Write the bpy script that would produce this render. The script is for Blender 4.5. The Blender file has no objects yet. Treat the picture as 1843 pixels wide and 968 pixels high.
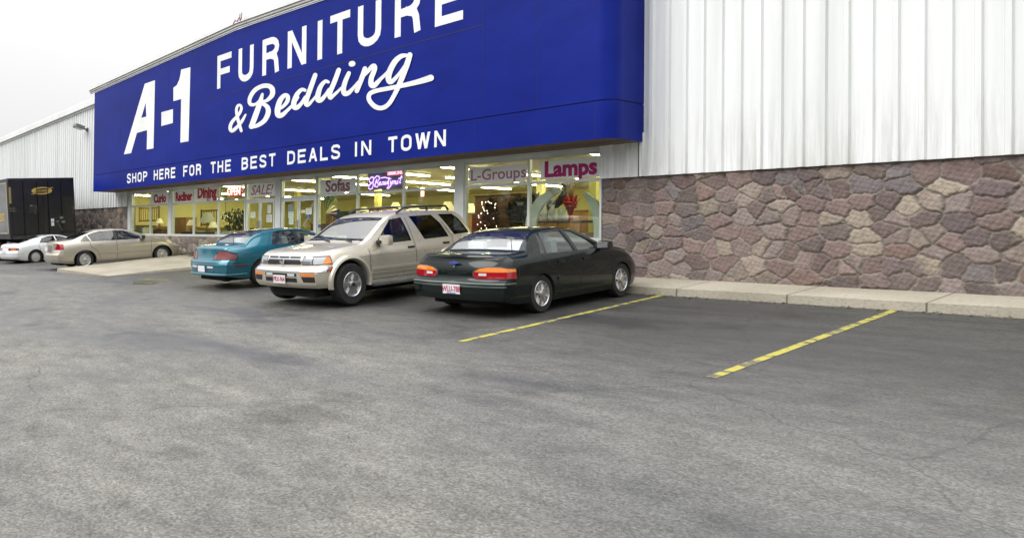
import bpy, bmesh, math, random
import numpy as np
from mathutils import Vector, Matrix

# ------------------------------------------------------------------ camera, sky, sun, exposure
C = bpy.context.scene.collection
sc = bpy.context.scene
R_ = Vector((0.57852633, 0.81556928, 0.01241128)); U_ = Vector((0.00121415, -0.01607722, 0.99987002)); F_ = Vector((-0.81566281, 0.57843606, 0.01029132))
FPX, CX, CY, H = 1382.61, 489.97, 411.88, 1.6
cam = bpy.data.cameras.new('camera'); co = bpy.data.objects.new('camera', cam); C.objects.link(co)
cam.sensor_width = 36; cam.lens = FPX*36/1843
cam.shift_x = (921.5-CX)/1843; cam.shift_y = (CY-484)/1843
cam.clip_end = 3000
co.matrix_world = Matrix(((R_.x, U_.x, -F_.x, 0), (R_.y, U_.y, -F_.y, 0), (R_.z, U_.z, -F_.z, H), (0, 0, 0, 1)))
sc.camera = co
sc.view_settings.view_transform = 'Standard'; sc.view_settings.look = 'None'
sc.view_settings.exposure = 0.35; sc.view_settings.gamma = 1.0
sc.cycles.use_denoising = True
sc.cycles.max_bounces = 8; sc.cycles.transparent_max_bounces = 16
sc.cycles.sample_clamp_indirect = 4.0

SUN_EL, SUN_AZ = math.radians(38), math.radians(205)       # azimuth from +Y, clockwise: behind the camera
w = bpy.data.worlds.new('World'); sc.world = w; w.use_nodes = True
nt = w.node_tree; nt.nodes.clear()
def wn(t): return nt.nodes.new(t)
sky = wn('ShaderNodeTexSky'); sky.sky_type = 'NISHITA'; sky.sun_disc = False
sky.sun_elevation = SUN_EL; sky.sun_rotation = SUN_AZ; sky.dust_density = 3.0
hs = wn('ShaderNodeHueSaturation'); hs.inputs['Saturation'].default_value = 0.10
tc = wn('ShaderNodeTexCoord'); sep = wn('ShaderNodeSeparateXYZ')
mr = wn('ShaderNodeMapRange'); mr.inputs['From Min'].default_value = 0.0; mr.inputs['From Max'].default_value = 1.0
mr.inputs['To Min'].default_value = 4.5; mr.inputs['To Max'].default_value = 21.0
no = wn('ShaderNodeTexNoise'); no.inputs['Scale'].default_value = 1.8; no.inputs['Detail'].default_value = 4
mm = wn('ShaderNodeMapRange'); mm.inputs['To Min'].default_value = 0.84; mm.inputs['To Max'].default_value = 1.16
mu = wn('ShaderNodeMath'); mu.operation = 'MULTIPLY'
vm = wn('ShaderNodeVectorMath'); vm.operation = 'SCALE'; vm.inputs[0].default_value = (1.0, 1.0, 1.005)
mx = wn('ShaderNodeMix'); mx.data_type = 'RGBA'; mx.inputs['Factor'].default_value = 0.97
bg = wn('ShaderNodeBackground'); bg.inputs['Strength'].default_value = 0.14
ou = wn('ShaderNodeOutputWorld')
L = nt.links.new
L(sky.outputs[0], hs.inputs['Color']); L(tc.outputs['Generated'], sep.inputs[0]); L(tc.outputs['Generated'], no.inputs['Vector'])
pw = wn('ShaderNodeMath'); pw.operation = 'POWER'; pw.use_clamp = True; pw.inputs[1].default_value = 1.9; ab = wn('ShaderNodeMath'); ab.operation = 'MAXIMUM'; ab.inputs[1].default_value = 0.0
L(sep.outputs['Z'], ab.inputs[0]); L(ab.outputs[0], pw.inputs[0]); L(pw.outputs[0], mr.inputs['Value']); L(no.outputs['Fac'], mm.inputs['Value'])
L(mr.outputs[0], mu.inputs[0]); L(mm.outputs[0], mu.inputs[1]); L(mu.outputs[0], vm.inputs['Scale'])
L(hs.outputs[0], mx.inputs['A']); L(vm.outputs[0], mx.inputs['B']); L(mx.outputs['Result'], bg.inputs['Color']); L(bg.outputs[0], ou.inputs[0])
sl = bpy.data.lights.new('sun', 'SUN'); sl.energy = 1.3; sl.angle = math.radians(30); sl.color = (1, .97, .93)
so = bpy.data.objects.new('sun', sl); C.objects.link(so)
sd = Vector((math.sin(SUN_AZ)*math.cos(SUN_EL), math.cos(SUN_AZ)*math.cos(SUN_EL), math.sin(SUN_EL)))
so.rotation_euler = sd.to_track_quat('Z', 'Y').to_euler()

# ------------------------------------------------------------------ place constants
SX, SY = 0.00554, 0.06604
D = 13.127            # store front wall plane
YF = 12.056           # front of the blue fascia
Z_HEAD, Z_TR, Z_SILL, Z_WALK = 3.285, 2.738, 1.58, 1.02
Z_FB = 3.334
def gz(x, y):
    def f(t, a, b):   # the lot slopes up to the building and levels off away from it
        return max(a, min(b, t))
    return SX*f(x, -70, 30) + SY*f(y, -6, 16)
def ray(px, py): return F_ + R_*((px-CX)/FPX) - U_*((py-CY)/FPX)
def onY(px, py, Y=D):
    d = ray(px, py); p = d*(Y/d.y); return Vector((p.x, Y, p.z+H))
def wx(px, Y=D): return onY(px, 380, Y).x

# ------------------------------------------------------------------ materials
MATS = {}
def nmat(name, base=(.5, .5, .5), rough=.6, metal=0., coat=0., emis=None, es=0., spec=.5, alpha=None):
    if name in MATS: return MATS[name]
    m = bpy.data.materials.new(name); m.use_nodes = True
    b = m.node_tree.nodes['Principled BSDF']
    b.inputs['Base Color'].default_value = (*base, 1); b.inputs['Roughness'].default_value = rough
    b.inputs['Metallic'].default_value = metal; b.inputs['Coat Weight'].default_value = coat
    b.inputs['Coat Roughness'].default_value = .03; b.inputs['Specular IOR Level'].default_value = spec
    if emis: b.inputs['Emission Color'].default_value = (*emis, 1); b.inputs['Emission Strength'].default_value = es
    MATS[name] = m; return m
def noisy(name, c1, c2, scale=5., rough=.7, detail=6., stretch=(1, 1, 1), bump=0., bscale=None, metal=0., coat=0., coord='Object', contrast=(.35, .65)):
    if name in MATS: return MATS[name]
    m = nmat(name, c1, rough, metal, coat); t = m.node_tree; b = t.nodes['Principled BSDF']
    tcn = t.nodes.new('ShaderNodeTexCoord'); mp = t.nodes.new('ShaderNodeMapping'); mp.inputs['Scale'].default_value = stretch
    n = t.nodes.new('ShaderNodeTexNoise'); n.inputs['Scale'].default_value = scale; n.inputs['Detail'].default_value = detail
    r = t.nodes.new('ShaderNodeValToRGB'); r.color_ramp.elements[0].position = contrast[0]; r.color_ramp.elements[1].position = contrast[1]
    r.color_ramp.elements[0].color = (*c1, 1); r.color_ramp.elements[1].color = (*c2, 1)
    t.links.new(tcn.outputs[coord], mp.inputs[0]); t.links.new(mp.outputs[0], n.inputs['Vector']); t.links.new(n.outputs['Fac'], r.inputs[0]); t.links.new(r.outputs[0], b.inputs['Base Color'])
    if bump:
        n2 = t.nodes.new('ShaderNodeTexNoise'); n2.inputs['Scale'].default_value = bscale or scale*4; n2.inputs['Detail'].default_value = 5
        bp = t.nodes.new('ShaderNodeBump'); bp.inputs['Strength'].default_value = bump; bp.inputs['Distance'].default_value = .02
        t.links.new(mp.outputs[0], n2.inputs['Vector']); t.links.new(n2.outputs['Fac'], bp.inputs['Height']); t.links.new(bp.outputs[0], b.inputs['Normal'])
    return m
def glassmat(name, tint=(.6, .7, .65), ior=1.5, gl=1.0, rough=0.0):
    if name in MATS: return MATS[name]
    m = bpy.data.materials.new(name); m.use_nodes = True; t = m.node_tree; t.nodes.clear()
    o = t.nodes.new('ShaderNodeOutputMaterial'); mix = t.nodes.new('ShaderNodeMixShader'); fr = t.nodes.new('ShaderNodeFresnel'); fr.inputs[0].default_value = ior
    tr = t.nodes.new('ShaderNodeBsdfTransparent'); tr.inputs[0].default_value = (*tint, 1)
    g = t.nodes.new('ShaderNodeBsdfGlossy'); g.inputs['Roughness'].default_value = rough; g.inputs['Color'].default_value = (gl, gl, gl, 1)
    geo = t.nodes.new('ShaderNodeNewGeometry')   # same fresnel from both sides of the sheet
    mr_ = t.nodes.new('ShaderNodeMapRange'); mr_.inputs['To Min'].default_value = ior; mr_.inputs['To Max'].default_value = 1/ior
    t.links.new(geo.outputs['Backfacing'], mr_.inputs['Value']); t.links.new(mr_.outputs[0], fr.inputs[0])
    t.links.new(fr.outputs[0], mix.inputs[0]); t.links.new(tr.outputs[0], mix.inputs[1]); t.links.new(g.outputs[0], mix.inputs[2]); t.links.new(mix.outputs[0], o.inputs[0])
    MATS[name] = m; return m
def emit(name, col, s):
    if name in MATS: return MATS[name]
    m = bpy.data.materials.new(name); m.use_nodes = True; t = m.node_tree; t.nodes.clear()
    o = t.nodes.new('ShaderNodeOutputMaterial'); e = t.nodes.new('ShaderNodeEmission'); e.inputs[0].default_value = (*col, 1); e.inputs[1].default_value = s
    t.links.new(e.outputs[0], o.inputs[0]); MATS[name] = m; return m

# ------------------------------------------------------------------ object helpers
def link(name, me, m=None, parent=None):
    o = bpy.data.objects.new(name, me); C.objects.link(o)
    if m is not None:
        for mm_ in (m if isinstance(m, (list, tuple)) else [m]): me.materials.append(mm_)
    if parent is not None: o.parent = parent
    return o
def obj(name, bm, m, parent=None, smooth=None):
    me = bpy.data.meshes.new(name); bm.normal_update(); bm.to_mesh(me); bm.free()
    if smooth is not None:
        me.shade_smooth(); me.set_sharp_from_angle(angle=math.radians(smooth))
    return link(name, me, m, parent)
def tag(o, label=None, cat=None, group=None, kind=None):
    if label: o['label'] = label
    if cat: o['category'] = cat
    if group: o['group'] = group
    if kind: o['kind'] = kind
    return o
def thing(name, label, cat, loc=(0, 0, 0), rz=0., group=None):
    o = bpy.data.objects.new(name, None); C.objects.link(o); o.location = loc; o.rotation_euler = (0, 0, rz); o.empty_display_size = .1
    return tag(o, label, cat, group)
def box(bm, x0, x1, y0, y1, z0, z1, mi=0):
    vs = [bm.verts.new((x, y, z)) for x in (x0, x1) for y in (y0, y1) for z in (z0, z1)]
    for f in ((0, 1, 3, 2), (4, 6, 7, 5), (0, 4, 5, 1), (2, 3, 7, 6), (0, 2, 6, 4), (1, 5, 7, 3)):
        bm.faces.new([vs[i] for i in f]).material_index = mi
    return vs
def bx(*a, bev=0.):
    bm = bmesh.new(); box(bm, *a)
    if bev: bmesh.ops.bevel(bm, geom=bm.edges[:], offset=bev, segments=2, affect='EDGES', profile=.7)
    return bm
def rbox(bm, c, s, bev=.02, rot=None):
    b = bmesh.new(); box(b, -s[0]/2, s[0]/2, -s[1]/2, s[1]/2, -s[2]/2, s[2]/2)
    bmesh.ops.bevel(b, geom=b.edges[:], offset=bev, segments=2, affect='EDGES', profile=.7)
    M = Matrix.Translation(c) @ (rot.to_4x4() if rot else Matrix())
    b.transform(M); me = bpy.data.meshes.new('t'); b.to_mesh(me); b.free(); bm.from_mesh(me); bpy.data.meshes.remove(me)
def tube(bm, pts, rad, n=8, caps=True):
    pts = [Vector(p) for p in pts]; rad = rad if isinstance(rad, (list, tuple)) else [rad]*len(pts)
    rings = []
    up = Vector((0, 0, 1))
    for i, p in enumerate(pts):
        d = (pts[min(i+1, len(pts)-1)] - pts[max(i-1, 0)]).normalized()
        a = d.cross(up if abs(d.z) < .95 else Vector((1, 0, 0))).normalized(); b = d.cross(a).normalized()
        rings.append([bm.verts.new(p + (a*math.cos(2*math.pi*k/n) + b*math.sin(2*math.pi*k/n))*rad[i]) for k in range(n)])
    for r1, r2 in zip(rings, rings[1:]):
        for k in range(n): bm.faces.new((r1[k], r1[(k+1) % n], r2[(k+1) % n], r2[k]))
    if caps:
        bm.faces.new(rings[0][::-1]); bm.faces.new(rings[-1])
def lathe(bm, prof, axis='Z', n=24, c=(0, 0, 0)):
    """prof: list of (radius, height)"""
    rings = []
    for r, h in prof:
        ring = []
        for k in range(n):
            a = 2*math.pi*k/n; u, v = r*math.cos(a), r*math.sin(a)
            p = (u, v, h) if axis == 'Z' else ((u, h, v) if axis == 'Y' else (h, u, v))
            ring.append(bm.verts.new(Vector(p)+Vector(c)))
        rings.append(ring)
    for a, b in zip(rings, rings[1:]):
        for k in range(n): bm.faces.new((a[k], a[(k+1) % n], b[(k+1) % n], b[k]))
    bm.faces.new(rings[0][::-1]); bm.faces.new(rings[-1])
    bmesh.ops.recalc_face_normals(bm, faces=bm.faces[:])
def prism_xz(bm, poly, y0, y1):
    """polygon in (x,z) extruded in y"""
    a = [bm.verts.new((x, y0, z)) for x, z in poly]; b = [bm.verts.new((x, y1, z)) for x, z in poly]
    bm.faces.new(a); bm.faces.new(b[::-1])
    n = len(poly)
    for i in range(n): bm.faces.new((a[i], b[i], b[(i+1) % n], a[(i+1) % n]))
    bmesh.ops.recalc_face_normals(bm, faces=bm.faces[:])
def text_mesh(name, body, size, m, parent=None, extrude=.002, bold=0., shear=0., align='CENTER', sx=1.0):
    cu = bpy.data.curves.new(name, 'FONT'); cu.body = body; cu.size = size; cu.extrude = extrude; cu.offset = bold; cu.shear = shear
    cu.align_x = align; cu.align_y = 'CENTER'; cu.resolution_u = 3; cu.fill_mode = 'BOTH'
    t = bpy.data.objects.new('t', cu); C.objects.link(t)
    dg = bpy.context.evaluated_depsgraph_get(); me = bpy.data.meshes.new_from_object(t.evaluated_get(dg))
    bpy.data.objects.remove(t); me.name = name; me.materials.clear()
    if sx != 1.0: me.transform(Matrix.Diagonal((sx, 1, 1, 1)))
    return link(name, me, m, parent)
def stand_text(o, loc, rz=0.):
    """text made in XY turned upright facing -Y (rz turns about Z)"""
    o.matrix_local = Matrix.Translation(loc) @ Matrix.Rotation(rz, 4, 'Z') @ Matrix.Rotation(math.pi/2, 4, 'X')
    return o

# ------------------------------------------------------------------ common materials
M_white = noisy('white_painted_metal', (.78, .79, .79), (.70, .72, .71), scale=.9, rough=.45, stretch=(1, 1, .25))
M_panel = noisy('ribbed_white_cladding', (.82, .84, .84), (.62, .64, .62), scale=.8, rough=.45, stretch=(4, 1, .10), contrast=(.42, .85))
def stain_cladding(m):
    t = m.node_tree; b = t.nodes['Principled BSDF']; N = t.nodes.new; K = t.links.new; src = b.inputs['Base Color'].links[0].from_socket
    tc_ = N('ShaderNodeTexCoord'); sp_ = N('ShaderNodeSeparateXYZ'); K(tc_.outputs['Object'], sp_.inputs[0])
    mp = N('ShaderNodeMapping'); mp.inputs['Scale'].default_value = (9, 1, .5); K(tc_.outputs['Object'], mp.inputs[0])
    n_ = N('ShaderNodeTexNoise'); n_.inputs['Scale'].default_value = 1.; n_.inputs['Detail'].default_value = 8; n_.inputs['Roughness'].default_value = .7; K(mp.outputs[0], n_.inputs['Vector'])
    a = N('ShaderNodeMapRange'); a.inputs['From Min'].default_value = 2.74; a.inputs['From Max'].default_value = 3.9; a.inputs['To Min'].default_value = .6; a.inputs['To Max'].default_value = .10; K(sp_.outputs['Z'], a.inputs['Value'])
    r = N('ShaderNodeMapRange'); r.inputs['From Min'].default_value = .45; r.inputs['From Max'].default_value = .72; K(n_.outputs['Fac'], r.inputs['Value'])
    mu_ = N('ShaderNodeMath'); mu_.operation = 'MULTIPLY'; K(a.outputs[0], mu_.inputs[0]); K(r.outputs[0], mu_.inputs[1])
    x = N('ShaderNodeMix'); x.data_type = 'RGBA'; K(mu_.outputs[0], x.inputs['Factor']); K(src, x.inputs['A']); x.inputs['B'].default_value = (.30, .28, .24, 1)
    # lap seam between two lengths of sheet
    l = N('ShaderNodeMath'); l.operation = 'COMPARE'; l.inputs[1].default_value = -50.0; l.inputs[2].default_value = .008; K(sp_.outputs['Z'], l.inputs[0])
    y = N('ShaderNodeMix'); y.data_type = 'RGBA'; K(l.outputs[0], y.inputs['Factor']); K(x.outputs['Result'], y.inputs['A']); y.inputs['B'].default_value = (.28, .28, .27, 1)
    K(y.outputs['Result'], b.inputs['Base Color'])
stain_cladding(M_panel)
M_frame = noisy('pale_window_frame', (.62, .65, .64), (.50, .53, .52), scale=1.5, rough=.45)
M_dark = nmat('dark_rubber', (.012, .012, .013), .7)
M_black = nmat('black_plastic', (.015, .015, .017), .45)
M_chrome = nmat('chrome_trim', (.75, .76, .78), .12, 1.0)
M_letter = noisy('white_letter_paint', (.80, .81, .80), (.70, .71, .70), scale=1.2, rough=.6, contrast=(.45, .75))
M_conc = noisy('worn_concrete', (.33, .30, .235), (.42, .385, .31), scale=.9, rough=.9, bump=.4, bscale=30)

def add_joints(m, step=1.52):
    t = m.node_tree; b = t.nodes['Principled BSDF']; N = t.nodes.new; K = t.links.new
    src = b.inputs['Base Color'].links[0].from_socket; tc_ = N('ShaderNodeTexCoord'); sp_ = N('ShaderNodeSeparateXYZ'); K(tc_.outputs['Object'], sp_.inputs[0])
    a = N('ShaderNodeMath'); a.operation = 'PINGPONG'; a.inputs[1].default_value = step/2; K(sp_.outputs['X'], a.inputs[0])
    r = N('ShaderNodeMapRange'); r.inputs['From Min'].default_value = .006; r.inputs['From Max'].default_value = .016; r.inputs['To Min'].default_value = .35; K(a.outputs[0], r.inputs['Value'])
    n_ = N('ShaderNodeTexNoise'); n_.inputs['Scale'].default_value = 22; n_.inputs['Detail'].default_value = 6; K(tc_.outputs['Object'], n_.inputs['Vector'])
    q = N('ShaderNodeMapRange'); q.inputs['From Min'].default_value = .3; q.inputs['From Max'].default_value = .5; q.inputs['To Min'].default_value = .78; K(n_.outputs['Fac'], q.inputs['Value'])
    mu_ = N('ShaderNodeMath'); mu_.operation = 'MULTIPLY'; K(r.outputs[0], mu_.inputs[0]); K(q.outputs[0], mu_.inputs[1])
    v = N('ShaderNodeVectorMath'); v.operation = 'SCALE'; K(src, v.inputs[0]); K(mu_.outputs[0], v.inputs['Scale']); K(v.outputs[0], b.inputs['Base Color'])
add_joints(M_conc)
# ------------------------------------------------------------------ ground
def ground_mat():
    m = nmat('worn_asphalt', (.1, .1, .1), .75); t = m.node_tree; b = t.nodes['Principled BSDF']; N = t.nodes.new; K = t.links.new
    tcn = N('ShaderNodeTexCoord')
    big = N('ShaderNodeTexNoise'); big.inputs['Scale'].default_value = .22; big.inputs['Detail'].default_value = 5; big.inputs['Distortion'].default_value = .6
    mid = N('ShaderNodeTexNoise'); mid.inputs['Scale'].default_value = 2.2; mid.inputs['Detail'].default_value = 8; mid.inputs['Roughness'].default_value = .7
    fin = N('ShaderNodeTexNoise'); fin.inputs['Scale'].default_value = 55; fin.inputs['Detail'].default_value = 3
    mp = N('ShaderNodeMapping'); mp.inputs['Rotation'].default_value = (0, 0, .5); mp.inputs['Scale'].default_value = (1, 2.2, 1)
    K(tcn.outputs['Object'], mp.inputs[0])
    K(mp.outputs[0], big.inputs['Vector']); K(mp.outputs[0], mid.inputs['Vector']); K(tcn.outputs['Object'], fin.inputs['Vector'])
    r1 = N('ShaderNodeValToRGB'); r1.color_ramp.elements[0].position = .36; r1.color_ramp.elements[1].position = .66
    r1.color_ramp.elements[0].color = (.070, .070, .069, 1); r1.color_ramp.elements[1].color = (.142, .138, .123, 1)
    K(big.outputs['Fac'], r1.inputs[0])
    m1 = N('ShaderNodeMix'); m1.data_type = 'RGBA'; m1.blend_type = 'OVERLAY'; m1.inputs['Factor'].default_value = .75
    K(r1.outputs[0], m1.inputs['A']); K(mid.outputs['Fac'], m1.inputs['B'])
    m2 = N('ShaderNodeMix'); m2.data_type = 'RGBA'; m2.blend_type = 'OVERLAY'; m2.inputs['Factor'].default_value = .55
    K(m1.outputs['Result'], m2.inputs['A']); K(fin.outputs['Fac'], m2.inputs['B'])
    # cracks
    vo = N('ShaderNodeTexVoronoi'); vo.feature = 'DISTANCE_TO_EDGE'; vo.inputs['Scale'].default_value = .33
    ds = N('ShaderNodeTexNoise'); ds.inputs['Scale'].default_value = 1.3; ds.inputs['Detail'].default_value = 6
    ad = N('ShaderNodeMix'); ad.data_type = 'VECTOR'; ad.inputs['Factor'].default_value = .35
    K(tcn.outputs['Object'], ad.inputs['A']); K(ds.outputs['Color'], ad.inputs['B']); K(tcn.outputs['Object'], ds.inputs['Vector']); K(ad.outputs['Result'], vo.inputs['Vector'])
    cr = N('ShaderNodeMapRange'); cr.inputs['From Max'].default_value = .0035; cr.inputs['To Min'].default_value = .62; cr.inputs['To Max'].default_value = 1
    K(vo.outputs['Distance'], cr.inputs['Value'])
    m3 = N('ShaderNodeVectorMath'); m3.operation = 'SCALE'; K(m2.outputs['Result'], m3.inputs[0]); K(cr.outputs[0], m3.inputs['Scale'])
    ag = N('ShaderNodeTexVoronoi'); ag.inputs['Scale'].default_value = 70; K(tcn.outputs['Object'], ag.inputs['Vector'])
    agr = N('ShaderNodeMapRange'); agr.inputs['From Max'].default_value = 1.; agr.inputs['To Min'].default_value = .66; agr.inputs['To Max'].default_value = 1.34
    sg = N('ShaderNodeSeparateColor'); K(ag.outputs['Color'], sg.inputs[0]); K(sg.outputs[0], agr.inputs['Value'])
    oi = N('ShaderNodeTexNoise'); oi.inputs['Scale'].default_value = .9; oi.inputs['Detail'].default_value = 7; oi.inputs['Roughness'].default_value = .62; K(tcn.outputs['Object'], oi.inputs['Vector'])
    oir = N('ShaderNodeMapRange'); oir.inputs['From Min'].default_value = .56; oir.inputs['From Max'].default_value = .68; oir.inputs['To Min'].default_value = 1.; oir.inputs['To Max'].default_value = .62; K(oi.outputs['Fac'], oir.inputs['Value'])
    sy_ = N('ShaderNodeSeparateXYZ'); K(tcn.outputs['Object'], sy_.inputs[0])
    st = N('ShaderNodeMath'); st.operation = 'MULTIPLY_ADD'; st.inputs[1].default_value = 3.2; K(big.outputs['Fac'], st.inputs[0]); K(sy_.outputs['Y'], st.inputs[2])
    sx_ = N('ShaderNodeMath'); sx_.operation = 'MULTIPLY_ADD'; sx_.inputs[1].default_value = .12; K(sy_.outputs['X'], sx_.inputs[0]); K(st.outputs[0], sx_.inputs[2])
    str_ = N('ShaderNodeMapRange'); str_.inputs['From Min'].default_value = 6.6; str_.inputs['From Max'].default_value = 9.6; str_.inputs['To Min'].default_value = 1.; str_.inputs['To Max'].default_value = .40; K(sx_.outputs[0], str_.inputs['Value'])  # bays darker from oil and wet, also deepening the shade under cars
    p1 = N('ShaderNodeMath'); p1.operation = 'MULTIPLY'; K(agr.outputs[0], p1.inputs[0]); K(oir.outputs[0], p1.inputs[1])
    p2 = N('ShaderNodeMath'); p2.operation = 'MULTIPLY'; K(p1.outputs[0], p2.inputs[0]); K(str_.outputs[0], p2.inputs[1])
    m4 = N('ShaderNodeVectorMath'); m4.operation = 'SCALE'; K(m3.outputs[0], m4.inputs[0]); K(p2.outputs[0], m4.inputs['Scale'])
    K(m4.outputs[0], b.inputs['Base Color'])
    rr = N('ShaderNodeMapRange'); rr.inputs['From Min'].default_value = .38; rr.inputs['From Max'].default_value = .6; rr.inputs['To Min'].default_value = .42; rr.inputs['To Max'].default_value = .85
    K(big.outputs['Fac'], rr.inputs['Value']); K(rr.outputs[0], b.inputs['Roughness'])
    bp = N('ShaderNodeBump'); bp.inputs['Strength'].default_value = .5; bp.inputs['Distance'].default_value = .01
    K(fin.outputs['Fac'], bp.inputs['Height']); K(bp.outputs[0], b.inputs['Normal'])
    return m
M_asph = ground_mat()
def axis_pts(a, b, step, far): return [-far, -300, -120] + list(np.arange(a, b+.01, step)) + [60, 120, 300, far]
bm = bmesh.new()
xs = sorted(set([-1500, -600, -250, -120, -70] + list(range(-60, 31, 3)) + [45, 90, 200, 600, 1500])); ys = sorted(set([-1500, -500, -150, -60, -30, -15, -6] + list(range(-5, 17, 1)) + [25, 60, 150, 500, 1500]))
g = [[bm.verts.new((x, y, gz(x, y) - (0.8*min(1, max(0, y-17)/40)))) for y in ys] for x in xs]
for i in range(len(xs)-1):
    for j in range(len(ys)-1): bm.faces.new((g[i][j], g[i+1][j], g[i+1][j+1], g[i][j+1]))
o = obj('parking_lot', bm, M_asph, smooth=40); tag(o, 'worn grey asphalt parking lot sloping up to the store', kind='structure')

def sheet_on_ground(name, pts, m, dz=.004, label=None, kind='structure'):
    bm = bmesh.new(); bm.faces.new([bm.verts.new((x, y, gz(x, y)+dz)) for x, y in pts]); bm.normal_update()
    if bm.faces[:][0].normal.z < 0: bmesh.ops.reverse_faces(bm, faces=bm.faces[:])
    o = obj(name, bm, m); tag(o, label, kind=kind); return o
M_yel = noisy('faded_yellow_line', (.36, .32, .05), (.10, .095, .075), scale=7, rough=.8, contrast=(.47, .62))
def stripe(name, a, b, wd=.085, m=None, label=None):
    a, b = Vector(a), Vector(b); n = (b-a).normalized(); n = Vector((-n.y, n.x))*wd/2
    sheet_on_ground(name, [a+n, b+n, b-n, a-n], m or M_yel, label=label)
stripe('parking_line', (-6.30, 12.0), (-5.95, 6.9), label='yellow parking line beside the dark green sedan')
stripe('parking_line', (-3.35, 12.0), (-3.2, 6.9), label='yellow parking line further right along the kerb')
stripe('parking_line', (-15.2, 11.9), (-15.6, 7.4), label='yellow parking line near the concrete walk', m=noisy('very_faded_yellow', (.20, .18, .07), (.13, .125, .10), scale=5, rough=.8))
# scrap of bright yellow paint and a wet patch by the walk
bm = bmesh.new(); random.seed(4)
c = Vector((-16.95, 8.25)); ring = []
for k in range(20):
    a = 2*math.pi*k/20; r = .8+.35*random.random(); x, y = c.x+.55*r*math.cos(a), c.y+.28*r*math.sin(a); ring.append(bm.verts.new((x, y, gz(x, y)+.008)))
bm.faces.new(ring); obj('wet_patch', bm, nmat('wet_asphalt', (.035, .037, .03), .12)); tag(bpy.data.objects['wet_patch'], 'small dark puddle on the asphalt behind the teal car', kind='structure')
stripe('paint_mark', (-17.9, 8.7), (-17.0, 8.95), .09, label='short yellow paint mark on the asphalt by the walk')
stripe('paint_mark', (-17.6, 8.6), (-17.25, 9.05), .05, label='short crossing yellow paint mark on the asphalt')

# pavement along the shop and the walk running out from the doors
def walk_top(y): return .565 + (y-7.96)*.0795
bm = bmesh.new()
def curb_strip(bm, x0, x1, y0, y1, n=1):
    vs = []
    xsn = np.linspace(x0, x1, n+1)
    top0 = [bm.verts.new((x, y0, gz(x, y0)+.115+random.uniform(-.004, .004))) for x in xsn]
    top1 = [bm.verts.new((x, y1, Z_WALK - .02)) for x in xsn]
    bot0 = [bm.verts.new((x, y0-.015, gz(x, y0)-.2)) for x in xsn]
    bot1 = [bm.verts.new((x, y1, gz(x, y0)-.2)) for x in xsn]
    for i in range(n):
        bm.faces.new((top0[i], top0[i+1], top1[i+1], top1[i])); bm.faces.new((bot0[i], bot0[i+1], top0[i+1], top0[i])); bm.faces.new((bot1[i+1], bot1[i], top1[i], top1[i+1]))
    bm.faces.new((bot0[0], top0[0], top1[0], bot1[0])); bm.faces.new((bot0[-1], bot1[-1], top1[-1], top0[-1]))
random.seed(3)
curb_strip(bm, -18.4, 9.0, 12.0, D+.3, 60)
obj('pavement', bm, M_conc); tag(bpy.data.objects['pavement'], 'concrete pavement along the foot of the store wall', kind='structure')
bm = bmesh.new(); curb_strip(bm, -46, -23.25, 12.35, D+.3, 20); obj('pavement', bm, M_conc); tag(bpy.data.objects['pavement.001'], 'concrete pavement left of the walk', kind='structure')
bm = bmesh.new(); random.seed(8)
N_ = 28; zL = pchip_np = lambda y: float(np.interp(y, [8.33, 9.17, 10.1, 10.88, 11.79, 12.6], [.541, .617, .696, .78, .866, .93]))
rx = lambda y: float(np.interp(y, [8.59, 9.24, 10.05, 10.9, 12.1, 12.6], [-19.90, -19.70, -19.58, -19.43, -18.95, -18.7])); rh = lambda y: float(np.interp(y, [8.59, 9.24, 10.05, 10.9, 12.1, 12.6], [.004, .035, .062, .085, .115, .12]))
L1 = []; L2 = []; B1 = []; B2 = []; Mi = []
for k in range(N_):
    yl = 8.33+(12.6-8.33)*k/(N_-1); yr = 8.59+(12.6-8.59)*k/(N_-1); j1, j2 = random.uniform(-.03, .03), random.uniform(0, .03)
    L1.append(bm.verts.new((-23.2, yl, zL(yl)))); B1.append(bm.verts.new((-23.2, yl, gz(-23.2, yl)-.1)))
    xr_ = rx(yr)+j1; zr_ = gz(xr_, yr)+rh(yr); L2.append(bm.verts.new((xr_-.02-j2, yr, zr_))); B2.append(bm.verts.new((xr_+.03, yr, gz(xr_, yr)-.1)))
    Mi.append([bm.verts.new(L1[-1].co.lerp(L2[-1].co, t)+Vector((0, 0, random.uniform(-.004, .004)))) for t in (.25, .5, .75)])
for i in range(N_-1):
    R1 = [L1[i]]+Mi[i]+[L2[i]]; R2 = [L1[i+1]]+Mi[i+1]+[L2[i+1]]
    for a, b_, c_, d_ in zip(R1, R1[1:], R2[1:], R2): bm.faces.new((a, b_, c_, d_))
    bm.faces.new((L2[i], B2[i], B2[i+1], L2[i+1])); bm.faces.new((L1[i+1], B1[i+1], B1[i], L1[i]))
bm.faces.new((B1[0], B2[0], L2[0], Mi[0][2], Mi[0][1], Mi[0][0], L1[0])); bm.faces.new((L1[-1], *Mi[-1], L2[-1], B2[-1], B1[-1]))
bmesh.ops.recalc_face_normals(bm, faces=bm.faces[:])
obj('walkway', bm, noisy('broken_concrete_walk', (.27, .245, .19), (.36, .325, .255), scale=1.3, rough=.9, bump=.5, bscale=40)); tag(bpy.data.objects['walkway'], 'pale concrete walk with a broken kerb running out from the doors', kind='structure')

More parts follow.
